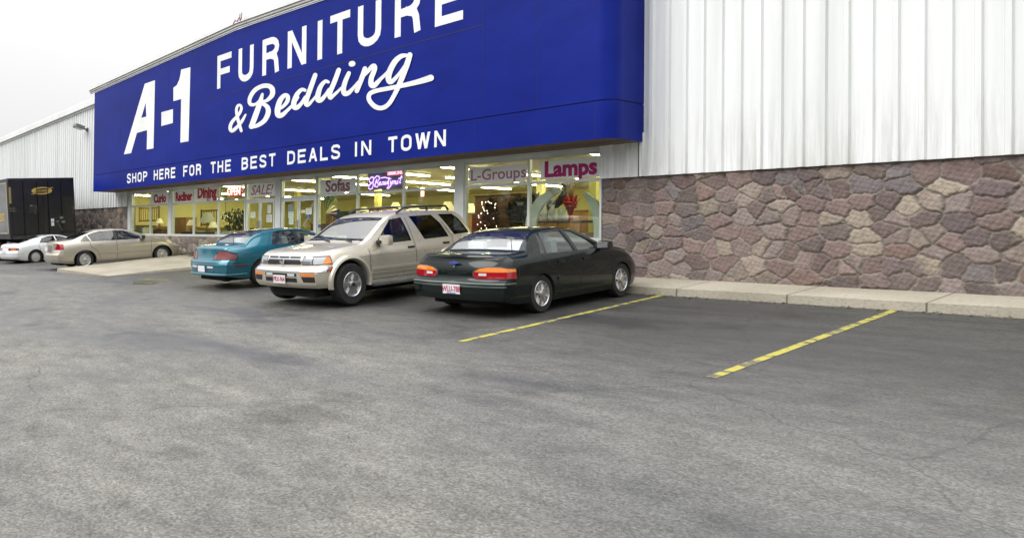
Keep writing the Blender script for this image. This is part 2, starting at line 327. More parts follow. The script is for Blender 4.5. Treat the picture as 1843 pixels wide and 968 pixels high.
random.seed(31); bm = bmesh.new()
for _ in range(900):
    x = random.uniform(-11, 6); y = 11.985-abs(random.gauss(0, .16)); z = gz(x, y)+.012; a = random.uniform(0, 6.28); L_ = random.uniform(.008, .03); t_ = random.uniform(-.01, .012)
    d = Vector((math.cos(a), math.sin(a), 0))*L_; n_ = Vector((-d.y, d.x, 0))*random.uniform(.3, .7); c_ = Vector((x, y, z))
    bm.faces.new([bm.verts.new(c_+d), bm.verts.new(c_+n_+Vector((0, 0, t_))), bm.verts.new(c_-d), bm.verts.new(c_-n_)])
tag(obj('gutter_debris', bm, noisy('leaf_litter', (.05, .035, .02), (.20, .16, .10), scale=3, rough=.9)), 'dead leaves and grit lying along the foot of the kerb', kind='stuff')
# ------------------------------------------------------------------ stone walls (real relief, one colour per stone)
M_stone = bpy.data.materials.new('field_stone'); M_stone.use_nodes = True
_t = M_stone.node_tree; _b = _t.nodes['Principled BSDF']; _b.inputs['Roughness'].default_value = .85
_a = _t.nodes.new('ShaderNodeAttribute'); _a.attribute_name = 'stone'
_n = _t.nodes.new('ShaderNodeTexNoise'); _n.inputs['Scale'].default_value = 14; _n.inputs['Detail'].default_value = 8; _n.inputs['Roughness'].default_value = .7
_tc = _t.nodes.new('ShaderNodeTexCoord'); _t.links.new(_tc.outputs['Object'], _n.inputs['Vector'])
_m = _t.nodes.new('ShaderNodeMix'); _m.data_type = 'RGBA'; _m.blend_type = 'OVERLAY'; _m.inputs['Factor'].default_value = .7
_t.links.new(_a.outputs['Color'], _m.inputs['A']); _t.links.new(_n.outputs['Fac'], _m.inputs['B']); _t.links.new(_m.outputs['Result'], _b.inputs['Base Color'])
_bp = _t.nodes.new('ShaderNodeBump'); _bp.inputs['Strength'].default_value = .9; _bp.inputs['Distance'].default_value = .02
_t.links.new(_n.outputs['Fac'], _bp.inputs['Height']); _t.links.new(_bp.outputs[0], _b.inputs['Normal'])
def stone_wall(name, x0, x1, z0, z1, Y, size, step, seed, parent, pal):
    rng = np.random.default_rng(seed)
    nx, nz = int((x1-x0)/step)+1, int((z1-z0)/step)+1
    X, Z = np.meshgrid(np.linspace(x0, x1, nx), np.linspace(z0, z1, nz), indexing='ij')
    rows = int((z1-z0)/(size*.82))+3; S_ = []
    for r in range(-1, rows):
        x = x0-size + rng.uniform(0, size)
        while x < x1+size:
            wdt = size*rng.choice([.5, .8, 1.1, 1.5, 1.9]); S_.append((x+wdt/2, z0+(r+.5)*size*.82+rng.uniform(-.40, .40)*size*.82)); x += wdt
    S = np.array(S_)
    wxn = X + .007*np.sin(Z*43+X*19+seed) + .005*np.sin(X*61-Z*37) + .003*np.sin(Z*131); wzn = (Z + .006*np.sin(X*39+seed*2) + .005*np.sin(Z*49+X*57) + .003*np.sin(X*113))
    pts = np.stack([wxn.ravel(), wzn.ravel()], 1)
    d1 = np.full(len(pts), 1e9); d2 = d1.copy(); id1 = np.zeros(len(pts), int); id2 = id1.copy()
    for k, (sx, sz) in enumerate(S):
        dd = (pts[:, 0]-sx)**2 + ((pts[:, 1]-sz)*1.25)**2
        c1 = dd < d1; c2 = (~c1) & (dd < d2)
        d2 = np.where(c1, d1, np.where(c2, dd, d2)); id2 = np.where(c1, id1, np.where(c2, k, id2)); id1 = np.where(c1, k, id1); d1 = np.where(c1, dd, d1)
    sep_ = np.sqrt((S[id1, 0]-S[id2, 0])**2 + ((S[id1, 1]-S[id2, 1])*1.25)**2)
    d12 = d1, d2
    e = (d2-d1)/(2*np.maximum(sep_, .02))
    mort = .007+.004*np.sin(pts[:, 0]*7)
    hgt = np.clip((e-mort)/.035, 0, 1); hgt = np.sqrt(1-(1-hgt)**2)
    bulge = rng.uniform(.45, 1.0, len(S))[id1]; tilt = rng.uniform(-.12, .12, (len(S), 2))
    hh = hgt*(.042*bulge) + hgt*(tilt[id1, 0]*(pts[:, 0]-S[id1, 0])+tilt[id1, 1]*(pts[:, 1]-S[id1, 1]))*.5
    hh = hh + hgt*(.004*np.sin(X*57+Z*23).ravel()*np.sin(Z*71-X*31).ravel()+.003*np.sin(X*131).ravel()*np.sin(Z*117).ravel())
    hh = hh*np.clip(np.minimum(pts[:, 0]-x0, x1-pts[:, 0])/.02, 0, 1)
    co3 = np.stack([X.ravel(), Y-hh, Z.ravel()], 1)
    pal = np.array(pal); pal = pal*.72+pal.mean(1, keepdims=True)*np.array([.30, .275, .25]); base = pal[rng.integers(0, len(pal), len(S))]*rng.uniform(.68, 1.15, (len(S), 1))*np.array([1.05, 1.0, .96])
    col = base[id1]; mc = np.array([.25, .22, .185]); k = np.clip((e-mort)/.010, 0, 1)[:, None]; col = mc*(1-k)+col*k
    idx = np.arange(nx*nz).reshape(nx, nz)
    q = np.stack([idx[:-1, :-1], idx[1:, :-1], idx[1:, 1:], idx[:-1, 1:]], -1).reshape(-1, 4)
    me = bpy.data.meshes.new(name); me.from_pydata(co3.tolist(), [], q.tolist())
    at = me.color_attributes.new('stone', 'FLOAT_COLOR', 'POINT'); at.data.foreach_set('color', np.concatenate([col, np.ones((len(col), 1))], 1).ravel().astype(np.float32))
    me.shade_smooth()
    return link(name, me, M_stone, parent)
PAL_R = [(.20, .14, .14), (.23, .165, .16), (.16, .125, .135), (.18, .165, .18), (.27, .225, .195), (.20, .135, .12), (.22, .18, .175), (.33, .29, .235), (.15, .12, .12), (.23, .19, .19), (.19, .15, .145), (.21, .16, .16)]
PAL_L = [(.16, .12, .115), (.13, .10, .095), (.20, .15, .13), (.11, .10, .105), (.25, .20, .15), (.09, .08, .08), (.17, .155, .15), (.28, .22, .14), (.22, .20, .18)]
PAL_S = [(.24, .19, .16), (.20, .165, .16), (.30, .25, .19), (.27, .22, .20), (.18, .16, .155), (.34, .29, .22)]

store = thing('furniture_store', 'long furniture store with stone base, white ribbed metal walls and a big blue sign front', 'store', (-18.4, D, Z_WALK))
def S(o):     # parent to the store keeping world coordinates
    o.parent = store; o.matrix_parent_inverse = Matrix.Translation(-store.location); return o
XJL, XJR = wx(232), wx(1084)
for nm, a in (('stone_wall', (XJR, 9.0, Z_WALK-.06, Z_TR-.01, D-.002, .27, .0125, 5, None, PAL_R)),
              ('stone_wall', (-46.5, XJL, .55, Z_TR-.01, D-.002, .27, .035, 7, None, PAL_L)),
              ('stone_wall', (XJL, wx(443), Z_WALK-.06, Z_SILL-.002, D-.02, .22, .022, 9, None, PAL_S)),
              ('stone_wall', (wx(570), XJR, Z_WALK-.06, Z_SILL-.002, D-.02, .24, .022, 11, None, PAL_S))):
    S(stone_wall(nm, *a))
# core behind the stone so that it is a wall with thickness
bm = bmesh.new()
box(bm, XJR+.002, 9.0, D+.001, D+.3, .3, Z_TR); box(bm, -46.5, XJL-.002, D+.001, D+.3, .3, Z_TR)
box(bm, XJL, wx(443), D-.016, D+.16, .3, Z_SILL-.004); box(bm, wx(570), XJR, D-.016, D+.16, .3, Z_SILL-.004)
S(obj('wall_core', bm, nmat('mortar', (.25, .23, .2), .9)))

# ribbed cladding
def ribbed(bm, x0, x1, z0, ztop, Y, pitch=.27, rib=.06, dep=.042, off=0.):
    """vertical ribs; ztop is a function of x"""
    xs_ = []; x = x0
    k = 0
    while x < x1:
        for dx, dd in ((0, 0), (pitch-rib*1.6, 0), (pitch-rib*1.3, dep), (pitch-rib*.3, dep)):
            if x+dx < x1: xs_.append((x+dx, dd))
        x += pitch
    xs_.append((x1, 0))
    lo = [bm.verts.new((x, Y-d, z0)) for x, d in xs_]; hi = [bm.verts.new((x, Y-d, ztop(x))) for x, d in xs_]
    lb = [bm.verts.new((x, Y+.06, z0)) for x, d in xs_]
    for i in range(len(xs_)-1):
        bm.faces.new((lo[i], lo[i+1], hi[i+1], hi[i])); bm.faces.new((lb[i], lb[i+1], lo[i+1], lo[i]))
PKX = -18.8
def eave(x): return 7.80 - abs(x-PKX)*.0272
def f_eave(x): return 7.63 - abs(x-PKX)*.0285
bm = bmesh.new(); ribbed(bm, -46.5, -29.3, Z_TR, eave, D-.075)
S(obj('metal_cladding', bm, M_panel))
bm = bmesh.new(); ribbed(bm, -29.5, XJL-.005, Z_TR, lambda x: 3.5, D-.072); S(obj('metal_cladding', bm, M_panel))
bm = bmesh.new(); ribbed(bm, XJR-.02, -7.19, Z_TR, lambda x: 3.5, D-.075, pitch=.285); S(obj('metal_cladding', bm, M_panel))
bm = bmesh.new(); ribbed(bm, -7.30, 9.0, Z_TR, eave, D-.075, pitch=.285); S(obj('metal_cladding', bm, M_panel))
bm = bmesh.new()   # upper wall behind the sign, side wall and roof
box(bm, -46.4, 8.9, D+.02, D+.25, 3.45, 6.9); box(bm, -46.4, XJL-.003, D-.03, D+.25, Z_TR+.003, 3.45); box(bm, XJR+.003, 8.9, D-.03, D+.25, Z_TR+.003, 3.45)
S(obj('upper_wall', bm, M_panel))
bm = bmesh.new()
for xa, xb in ((-46.9, PKX), (PKX, 9.4)):
    v = [bm.verts.new(p) for p in ((xa, D-.20, eave(xa)+.02), (xb, D-.20, eave(xb)+.02), (xb, D+45, eave(xb)+.02), (xa, D+45, eave(xa)+.02))]
    f = bm.faces.new(v)
ex = bmesh.ops.extrude_face_region(bm, geom=bm.faces[:]); bmesh.ops.translate(bm, verts=[v for v in ex['geom'] if isinstance(v, bmesh.types.BMVert)], vec=(0, 0, .10))
bmesh.ops.recalc_face_normals(bm, faces=bm.faces[:]); S(obj('roof', bm, M_white))
for xa, xb in ((-46.9, -29.6), (-7.1, 9.4)):
    bm = bmesh.new()   # gutter line under the eave
    for dz, h, dy in ((-.02, .17, .26), (-.20, .07, .16)):
        vs = [bm.verts.new(p) for p in ((xa, D-dy, eave(xa)+dz-h), (xb, D-dy, eave(xb)+dz-h), (xb, D-dy, eave(xb)+dz+h*.4), (xa, D-dy, eave(xa)+dz+h*.4),
              (xa, D-.05, eave(xa)+dz-h), (xb, D-.05, eave(xb)+dz-h), (xb, D-.05, eave(xb)+dz+h*.4), (xa, D-.05, eave(xa)+dz+h*.4))]
        for f in ((0, 1, 2, 3), (7, 6, 5, 4), (0, 4, 5, 1), (3, 2, 6, 7), (0, 3, 7, 4), (1, 5, 6, 2)): bm.faces.new([vs[i] for i in f])
    S(obj('gutter', bm, M_white))
bm = bmesh.new(); box(bm, -46.45, -46.3, D+.05, D+45, .2, 7.0); box(bm, 8.85, 9.0, D+.05, D+45, .2, 7.0); box(bm, -46.3, 8.85, D+44.8, D+45, .2, 7.0)
S(obj('side_wall', bm, M_panel))

# ------------------------------------------------------------------ blue sign front
def blue_mat():
    m = nmat('blue_sign_panel', (.02, .03, .3), .4, spec=.10); t = m.node_tree; b = t.nodes['Principled BSDF']; N = t.nodes.new; K = t.links.new
    tcn = N('ShaderNodeTexCoord')
    mp = N('ShaderNodeMapping'); mp.inputs['Scale'].default_value = (.25, 1, .5)
    n1 = N('ShaderNodeTexNoise'); n1.inputs['Scale'].default_value = 1.2; n1.inputs['Detail'].default_value = 8; n1.inputs['Roughness'].default_value = .65
    K(tcn.outputs['Object'], mp.inputs[0]); K(mp.outputs[0], n1.inputs['Vector'])
    r = N('ShaderNodeValToRGB'); r.color_ramp.elements[0].position = .38; r.color_ramp.elements[1].position = .64
    r.color_ramp.elements[0].color = (.0035, .0120, .170, 1); r.color_ramp.elements[1].color = (.0060, .0185, .225, 1)
    K(n1.outputs['Fac'], r.inputs[0]); K(r.outputs[0], b.inputs['Base Color'])
    wv = N('ShaderNodeTexWave'); wv.bands_direction = 'Z'; wv.inputs['Scale'].default_value = 4.2; wv.inputs['Distortion'].default_value = .4
    K(tcn.outputs['Object'], wv.inputs['Vector'])
    n2 = N('ShaderNodeTexNoise'); n2.inputs['Scale'].default_value = 9; K(tcn.outputs['Object'], n2.inputs['Vector'])
    mxx = N('ShaderNodeMix'); mxx.inputs['Factor'].default_value = .5; K(wv.outputs['Fac'], mxx.inputs['A']); K(n2.outputs['Fac'], mxx.inputs['B'])
    bp = N('ShaderNodeBump'); bp.inputs['Strength'].default_value = .025; bp.inputs['Distance'].default_value = .02
    K(mxx.outputs['Result'], bp.inputs['Height']); K(bp.outputs[0], b.inputs['Normal'])
    return m
M_blue = blue_mat()
XFL, XFR, RC = -29.56, -7.20, .28
plan = [(XFL, D-.08), (XFL, YF)]
plan += [(x, YF) for x in np.linspace(XFL, XFR-RC, 24)[1:]]
plan += [(XFR-RC+RC*math.sin(a), YF+RC-RC*math.cos(a)) for a in np.linspace(0, math.pi/2, 8)[1:]]
plan += [(XFR, YF+RC+.001), (XFR, D-.08)]
bm = bmesh.new()
Z_SEAM = onY(1100, 177.5, YF).z
for (za, zb_, inset) in ((Z_FB, Z_SEAM-.009, 0), (Z_SEAM+.009, None, 0)):
    lo, hi = [], []
    for (x, y) in plan:
        yy = y+inset if y < D-.1 else y
        lo.append(bm.verts.new((x, yy, za))); hi.append(bm.verts.new((x, yy, zb_ if zb_ else f_eave(x))))
    for i in range(len(plan)-1): bm.faces.new((lo[i], lo[i+1], hi[i+1], hi[i]))
    for rng_, fl in ((lo, 1), (hi, 0)):
        pass
bmesh.ops.recalc_face_normals(bm, faces=bm.faces[:])
face = S(obj('sign_front', bm, M_blue, smooth=40))
bm = bmesh.new()    # backing inside the seam, soffit and seams
ins = lambda x, y: (min(x, XFR-.02) if y > YF+RC*.5 else x, min(y+.02, D-.08))
lo = [bm.verts.new((*ins(x, y), Z_SEAM-.05)) for x, y in plan]; hi = [bm.verts.new((*ins(x, y), Z_SEAM+.05)) for x, y in plan]
for i in range(len(plan)-1): bm.faces.new((lo[i], lo[i+1], hi[i+1], hi[i]))
def vseam(px, ya, yb):
    x = wx(px, YF); zt, zb2 = onY(px, ya, YF).z, onY(px, yb, YF).z
    box(bm, x-.0035, x+.0035, YF-.002, YF+.02, zb2, min(zt, f_eave(x)-.05))
for px in (866, 965): vseam(px, -60, 190)
for px in (852, 1070): vseam(px, 215 if px < 1000 else 185, 270 if px < 1000 else 250)
vseam(300, 100, 330); vseam(215, 150, 330)
# hanging upper seam left of x=866
x0s, x1s = wx(366, YF), wx(866, YF); zs0 = onY(866, 46, YF).z
box(bm, x0s, x1s, YF-.003, YF+.02, zs0-.009, zs0+.009)
S(obj('seam', bm, nmat('seam_shadow_gap', (.01, .012, .06), .8)))
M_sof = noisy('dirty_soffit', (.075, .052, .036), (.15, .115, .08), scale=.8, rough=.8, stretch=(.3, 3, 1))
bm = bmesh.new()
for k, (xa, xb) in enumerate(zip(np.linspace(XFL+.01, XFR-RC-.02, 13)[:-1], np.linspace(XFL+.01, XFR-RC-.02, 13)[1:])):
    box(bm, xa, xb-.015, YF+.02, YF+.52, Z_FB+.004, Z_FB+.03); box(bm, xa, xb-.015, YF+.535, D-.03, Z_FB+.004, Z_FB+.03)
box(bm, XFL, XFR-.02, YF+RC, D, Z_FB+.034, Z_FB+.06)
c_ = [(XFR-RC-.03, YF+.02)]+[(x-.012, y+.004) for x, y in plan[-10:-1]]+[(XFR-.012, D-.03), (XFR-RC-.03, D-.03)]
bm.faces.new([bm.verts.new((x, y, Z_FB+.006)) for x, y in c_]); bm.faces.new([bm.verts.new((x, y, Z_FB+.03)) for x, y in ((XFL, YF+.02), (XFR-RC, YF+.02), (XFR-RC, YF+RC), (XFL, YF+RC))])
S(obj('soffit', bm, M_sof))
# coping along the gabled top
bm = bmesh.new()
for dy0, dz0, hh, mi in ((.13, .0, .10, 0), (.09, -.07, .06, 1), (.05, -.125, .045, 0)):
    for xa, xb in ((XFL-.35, PKX), (PKX, XFR+.3)):
        y0 = YF-dy0
        P = [(xa, y0, f_eave(xa)+dz0+.14), (xb, y0, f_eave(xb)+dz0+.14), (xb, y0, f_eave(xb)+dz0+.14+hh), (xa, y0, f_eave(xa)+dz0+.14+hh)]
        Q = [(x, D+.3 if mi == 0 and dy0 > .25 else YF+.01, z) for x, y, z in P]
        vs = [bm.verts.new(p) for p in P+Q]
        for f in ((0, 1, 2, 3), (7, 6, 5, 4), (0, 4, 5, 1), (3, 2, 6, 7), (0, 3, 7, 4), (1, 5, 6, 2)): bm.faces.new([vs[i] for i in f]).material_index = mi
bmesh.ops.recalc_face_normals(bm, faces=bm.faces[:])
S(obj('coping', bm, [M_white, noisy('grey_trim_metal', (.46, .47, .43), (.58, .58, .54), scale=1, rough=.4)]))
bm = bmesh.new()
pk = onY(431, 41, YF-.26)
for a, b in (((-.33, -.07), (-.22, .02)), ((-.22, .02), (-.12, -.05)), ((-.12, -.05), (-.02, .05)), ((.02, -.06), (.02, .14)), ((.02, -.06), (.10, .0)), ((.10, .0), (.12, .15))):
    tube(bm, [(pk.x+a[0], pk.y, pk.z+.10+a[1]), (pk.x+b[0], pk.y, pk.z+.10+b[1])], .016, 5)
S(obj('coping_scrap', bm, nmat('faded_red_scrap', (.35, .16, .18), .7)))

# ------------------------------------------------------------------ lettering
def ribbon(bm, pts, wid, Y, dep, smooth=True, caps='round', px=True, grow=0.):
    """flat raised stroke; pts (u,v), wid full widths; depth grows a little along the stroke so crossings never share a plane"""
    P = [Vector(p) for p in pts]; W = list(wid) if isinstance(wid, (list, tuple)) else [wid]*len(P)
    if smooth and len(P) > 2:
        Q, V = [], []
        for i in range(len(P)-1):
            p0 = P[max(i-1, 0)]; p1 = P[i]; p2 = P[i+1]; p3 = P[min(i+2, len(P)-1)]
            for k in range(6):
                t = k/6
                Q.append(.5*((2*p1)+(p2-p0)*t+(2*p0-5*p1+4*p2-p3)*t*t+(3*p1-p0-3*p2+p3)*t**3)); V.append(W[i]*(1-t)+W[i+1]*t)
        Q.append(P[-1]); V.append(W[-1]); P, W = Q, V
    n = len(P)
    def to3(u, v, y):
        if px: return onY(u, v, y)
        return Vector((u, y, v))
    prev = None
    for i in range(n):
        a = P[max(i-1, 0)]; b = P[min(i+1, n-1)]; d = (b-a).normalized(); nn = Vector((-d.y, d.x))*W[i]/2
        if not smooth and 0 < i < n-1:
            d1 = (P[i]-P[i-1]).normalized(); d2 = (P[i+1]-P[i]).normalized(); n1 = Vector((-d1.y, d1.x)); m_ = (n1+Vector((-d2.y, d2.x))).normalized(); nn = m_*(W[i]/2/max(.3, m_.dot(n1)))
        y = Y-dep-grow*i/max(1, n-1)
        c = [to3(*(P[i]+nn), y), to3(*(P[i]-nn), y), to3(*(P[i]+nn), Y), to3(*(P[i]-nn), Y)]
        cur = [bm.verts.new(q) for q in c]
        if prev:
            bm.faces.new((prev[0], cur[0], cur[1], prev[1])); bm.faces.new((prev[0], prev[2], cur[2], cur[0])); bm.faces.new((prev[1], cur[1], cur[3], prev[3]))
        if caps == 'round' and i in (0, n-1):
            sgn = -1 if i == 0 else 1; ring = []
            for k in range(0, 7):
                an = -math.pi/2+math.pi*k/6; q = P[i] + d*(sgn*math.cos(an)*W[i]/2) + Vector((-d.y, d.x))*(math.sin(an)*W[i]/2); ring.append(bm.verts.new(to3(*q, y-.0004*(i == 0)-.0004)))
            bm.faces.new(ring)
        elif caps != 'round' and i in (0, n-1): bm.faces.new((cur[0], cur[1], cur[3], cur[2]))
        prev = cur
def poly_px(bm, pts, Y, dep, px=True):
    f = [bm.verts.new(onY(u, v, Y-dep) if px else (u, Y-dep, v)) for u, v in pts]; b = [bm.verts.new(onY(u, v, Y) if px else (u, Y, v)) for u, v in pts]
    bm.faces.new(f); n = len(pts)
    for i in range(n): bm.faces.new((f[i], f[(i+1) % n], b[(i+1) % n], b[i]))
arc = lambda cx, cz, rx, rz, a0, a1, n=9: [(cx+rx*math.cos(math.radians(a0+(a1-a0)*k/(n-1))), cz+rz*math.sin(math.radians(a0+(a1-a0)*k/(n-1)))) for k in range(n)]
# each glyph: list of ('s', pts) strokes or ('d', xa, za, xb, zb) diagonals with level ends, in a 0..1 centre-line box
GLY = {
 'I': [('s', [(.5, 0), (.5, 1)])], 'L': [('s', [(0, 1), (0, 0), (1, 0)])], 'T': [('s', [(0, 1), (1, 1)]), ('s', [(.5, 1), (.5, 0)])],
 'E': [('s', [(1, 1), (0, 1), (0, 0), (1, 0)]), ('s', [(0, .52), (.88, .52)])], 'F': [('s', [(1, 1), (0, 1), (0, 0)]), ('s', [(0, .5), (.86, .5)])],
 'H': [('s', [(0, 0), (0, 1)]), ('s', [(1, 0), (1, 1)]), ('s', [(0, .52), (1, .52)])],
 'N': [('s', [(0, 0), (0, 1)]), ('s', [(1, 0), (1, 1)]), ('d', 0, 1, 1, 0)],
 'A': [('d', 0, 0, .5, 1), ('d', 1, 0, .5, 1), ('s', [(.2, .3), (.8, .3)])],
 'W': [('d', 0, 1, .24, 0), ('d', .24, 0, .5, 1), ('d', .5, 1, .76, 0), ('d', .76, 0, 1, 1)],
 'U': [('s', [(0, 1), (0, .3)] + arc(.5, .26, .5, .26, 180, 360)[1:-1] + [(1, .3), (1, 1)])],
 'O': [('s', [(0, .5), (0, .7)] + arc(.5, .74, .5, .26, 180, 0)[1:-1] + [(1, .7), (1, .3)] + arc(.5, .26, .5, .26, 0, -180)[1:-1] + [(0, .3), (0, .5)])],
 'D': [('s', [(0, 0), (0, 1)]), ('s', [(0, 1), (.45, 1)] + arc(.45, .7, .55, .3, 90, 0, 6)[1:] + arc(.45, .3, .55, .3, 0, -90, 6) + [(0, 0)])],
 'P': [('s', [(0, 0), (0, 1)]), ('s', [(0, 1), (.5, 1)] + arc(.5, .74, .5, .26, 90, -90)[1:] + [(0, .48)])],
 'R': [('s', [(0, 0), (0, 1)]), ('s', [(0, 1), (.5, 1)] + arc(.5, .76, .5, .24, 90, -90)[1:] + [(0, .52)]), ('s', [(.5, .52), (.85, .44), (.94, .3), (1, 0)])],
 'B': [('s', [(0, 0), (0, 1)]), ('s', [(0, 1), (.5, 1)] + arc(.5, .77, .46, .23, 90, -90)[1:] + [(0, .54)]), ('s', [(.5, .54)] + arc(.5, .27, .5, .27, 90, -90)[1:] + [(0, 0)])],
 'S': [('s', [(1, .78), (.95, .9), (.75, 1), (.25, 1), (.04, .88), (.02, .7), (.2, .58), (.78, .44), (.98, .3), (.97, .12), (.75, 0), (.25, 0), (.04, .1), (0, .24)])],
 'G': [('s', [(1, .78), (.9, .94), (.6, 1), (.3, .98), (.05, .8), (0, .5), (.05, .2), (.3, .02), (.65, 0), (1, .12), (1, .46), (.55, .46)])],
}
def glyph(bm, ch, x0, x1, z0, z1, th, Y, dep):
    hx, hz = th/2, th*.42
    mp_ = lambda p: (x0+hx+p[0]*(x1-x0-2*hx), z0+hz+p[1]*(z1-z0-2*hz))
    for k, g_ in enumerate(GLY[ch]):
        dd = dep + .0012*k
        if g_[0] == 's':
            P = [Vector(mp_(p)) for p in g_[1]]
            a = (P[0]-P[1]).normalized(); b = (P[-1]-P[-2]).normalized()
            if ch not in 'SO': 
                P[0] = P[0]+a*th*.42; P[-1] = P[-1]+b*th*.42
            ribbon(bm, P, th, Y, dd, smooth=False, caps='butt', px=False)
        else:
            _, xa, za, xb, zb3 = g_
            ax = mp_((xa, 0))[0]; bx_ = mp_((xb, 0))[0]; A_ = (ax, z0 if za == 0 else z1); B_ = (bx_, z0 if zb3 == 0 else z1)
            h = th*.54
            poly_px(bm, [(A_[0]-h, A_[1]), (A_[0]+h, A_[1]), (B_[0]+h, B_[1]), (B_[0]-h, B_[1])], Y, dd, px=False)
def word(bm, txt, pxa, pxb, z0, z1, th, Y, dep, gap=.34):
    xa, xb = wx(pxa, Y), wx(pxb, Y); wd = {'I': .25, 'W': 1.35, 'T': .92, 'L': .9, 'F': .92}
    tot = sum(wd.get(c, 1) for c in txt) + gap*(len(txt)-1); u = (xb-xa)/tot; x = xa
    for c in txt:
        w_ = wd.get(c, 1)*u
        if c == 'I': glyph(bm, c, x+w_/2-th/2, x+w_/2+th/2, z0, z1, th, Y, dep)
        else: glyph(bm, c, x, x+w_, z0, z1, th, Y, dep)
        x += w_+gap*u
YL = YF-.002
letters = thing('sign_lettering', 'white painted words across the blue sign front of the store', 'lettering', (-18.4, YF, 5.0))
def LP(o):
    o.parent = letters; o.matrix_parent_inverse = Matrix.Translation(-letters.location); return o
bm = bmesh.new()
DL = .003
for ch, a, b in (('F', 387.9, 413.6), ('U', 426, 453), ('R', 469, 498.8), ('N', 514.4, 547.9), ('I', 567.5, 577.2), ('T', 590, 627), ('U', 640.5, 682.4), ('R', 707, 753), ('E', 779.4, 831)):
    glyph(bm, ch, wx(a, YL), wx(b, YL), 6.052, 7.035, .185, YL, .003)
bmesh.ops.recalc_face_normals(bm, faces=bm.faces[:]); LP(obj('sign_word', bm, M_letter))
for t_, a, b in (('SHOP', 227.9, 264.2), ('HERE', 276, 314.7), ('FOR', 329, 361), ('THE', 378.3, 414.6), ('BEST', 434, 494.8), ('DEALS', 516, 611), ('IN', 637.4, 667), ('TOWN', 697.3, 801.3)):
    bm = bmesh.new(); word(bm, t_, a, b, 3.512, 3.855, .068, YL, .003, gap=.42 if t_ == 'IN' else .36)
    bmesh.ops.recalc_face_normals(bm, faces=bm.faces[:]); LP(obj('slogan_word', bm, M_letter))
bm = bmesh.new()
poly_px(bm, [(223, 278), (260.5, 151.2), (268, 151), (268, 165), (236, 275.8)], YL, .003)
poly_px(bm, [(260.5, 151.2), (279, 144.8), (276.2, 267.2), (264, 269.4), (264.8, 240)], YL, .0042)
poly_px(bm, [(250.5, 213.5), (266, 209.5), (266, 234), (245, 240)], YL, .0054)
poly_px(bm, [(290.5, 202.4), (311.3, 196.7), (311, 221.6), (290.3, 227.2)], YL, .003)
poly_px(bm, [(326, 125.7), (342.7, 121.5), (339.4, 254.4), (324.6, 257), (326, 178.5), (312, 182.5), (312, 158.5), (318.5, 153.5), (323, 143), (325, 133)], YL, .003)
bmesh.ops.recalc_face_normals(bm, faces=bm.faces[:]); LP(obj('sign_numeral', bm, M_letter))
# script word, traced in the zoomed photo (scale 4.388, offset 380,90)
bm = bmesh.new()
z_ = lambda *p: [(380+x/4.388, 90+y/4.388) for x, y in p]
k_ = 1/4.388
def scr(pts, wid, base):
    ribbon(bm, z_(*pts), [q*k_ for q in wid] if isinstance(wid, list) else wid*k_, YL, base, grow=.0008)
scr([(272, 512), (245, 560), (205, 610), (165, 640), (150, 615), (165, 570), (215, 515), (238, 470), (232, 440), (212, 440), (200, 470), (205, 520), (220, 580), (238, 640)], [14, 24, 26, 28, 28, 26, 24, 22, 20, 20, 22, 24, 26, 22], 0.0030)
scr([(405, 350), (385, 420), (350, 520), (318, 605)], [20, 40, 44, 42], 0.0041)                      # B stem
scr([(318, 605), (360, 600), (420, 560), (450, 500), (445, 455), (415, 430), (380, 425)], [30, 30, 36, 40, 38, 28, 20], 0.0052)
scr([(380, 400), (430, 405), (480, 360), (482, 310), (450, 285), (395, 290), (340, 325), (305, 385), (310, 430), (350, 430), (375, 405)], [18, 24, 38, 42, 36, 34, 34, 32, 28, 22, 14], 0.0063)
scr([(520, 470), (560, 455), (600, 410), (605, 370), (580, 360), (545, 400), (525, 470), (530, 515), (560, 515), (600, 480), (650, 430), (690, 375)], [22, 24, 32, 34, 32, 40, 46, 44, 36, 26, 22, 14], 0.0074)      # e
scr([(742, 320), (715, 315), (680, 350), (655, 410), (655, 450), (680, 455), (715, 420), (742, 370)], [24, 28, 36, 42, 42, 36, 28, 18], 0.0085)   # d bowl
scr([(822, 200), (790, 290), (755, 390), (750, 425), (765, 435), (800, 400), (840, 350)], [36, 38, 38, 38, 30, 22, 16], 0.0096)
scr([(925, 255), (900, 250), (865, 290), (845, 350), (845, 395), (870, 395), (905, 355), (930, 310)], [24, 28, 36, 42, 42, 36, 28, 18], 0.0107)
scr([(1008, 160), (975, 250), (938, 340), (940, 375), (955, 370), (1000, 330), (1040, 290)], [36, 38, 38, 38, 30, 22, 16], 0.0118)
scr([(1088, 185), (1060, 250), (1045, 310), (1055, 345), (1085, 340), (1120, 305), (1165, 250)], [32, 38, 40, 42, 36, 26, 18], 0.0129)  # i
scr([(1108, 112), (1118, 110)], [44, 44], 0.0041)
scr([(1215, 150), (1195, 210), (1150, 325)], [38, 40, 36], 0.0140)                                              # n
scr([(1190, 225), (1225, 185), (1270, 135), (1290, 130), (1290, 160), (1265, 225), (1265, 275), (1290, 280), (1340, 230), (1390, 180), (1420, 130)], [16, 26, 36, 36, 38, 40, 44, 42, 28, 24, 16], 0.0151)
scr([(1560, 45), (1505, 50), (1455, 90), (1415, 160), (1400, 220), (1410, 252), (1435, 245), (1485, 190), (1530, 120)], [22, 36, 44, 46, 46, 42, 34, 26, 16], 0.0162)   # g bowl
scr([(1570, 40), (1545, 120), (1500, 240), (1450, 350), (1400, 430), (1345, 460), (1290, 445), (1248, 395), (1252, 350), (1300, 325), (1400, 305), (1500, 285), (1600, 262), (1680, 240), (1735, 222)],
    [40, 46, 42, 34, 34, 36, 38, 36, 34, 34, 34, 34, 40, 46, 50], 0.0173)
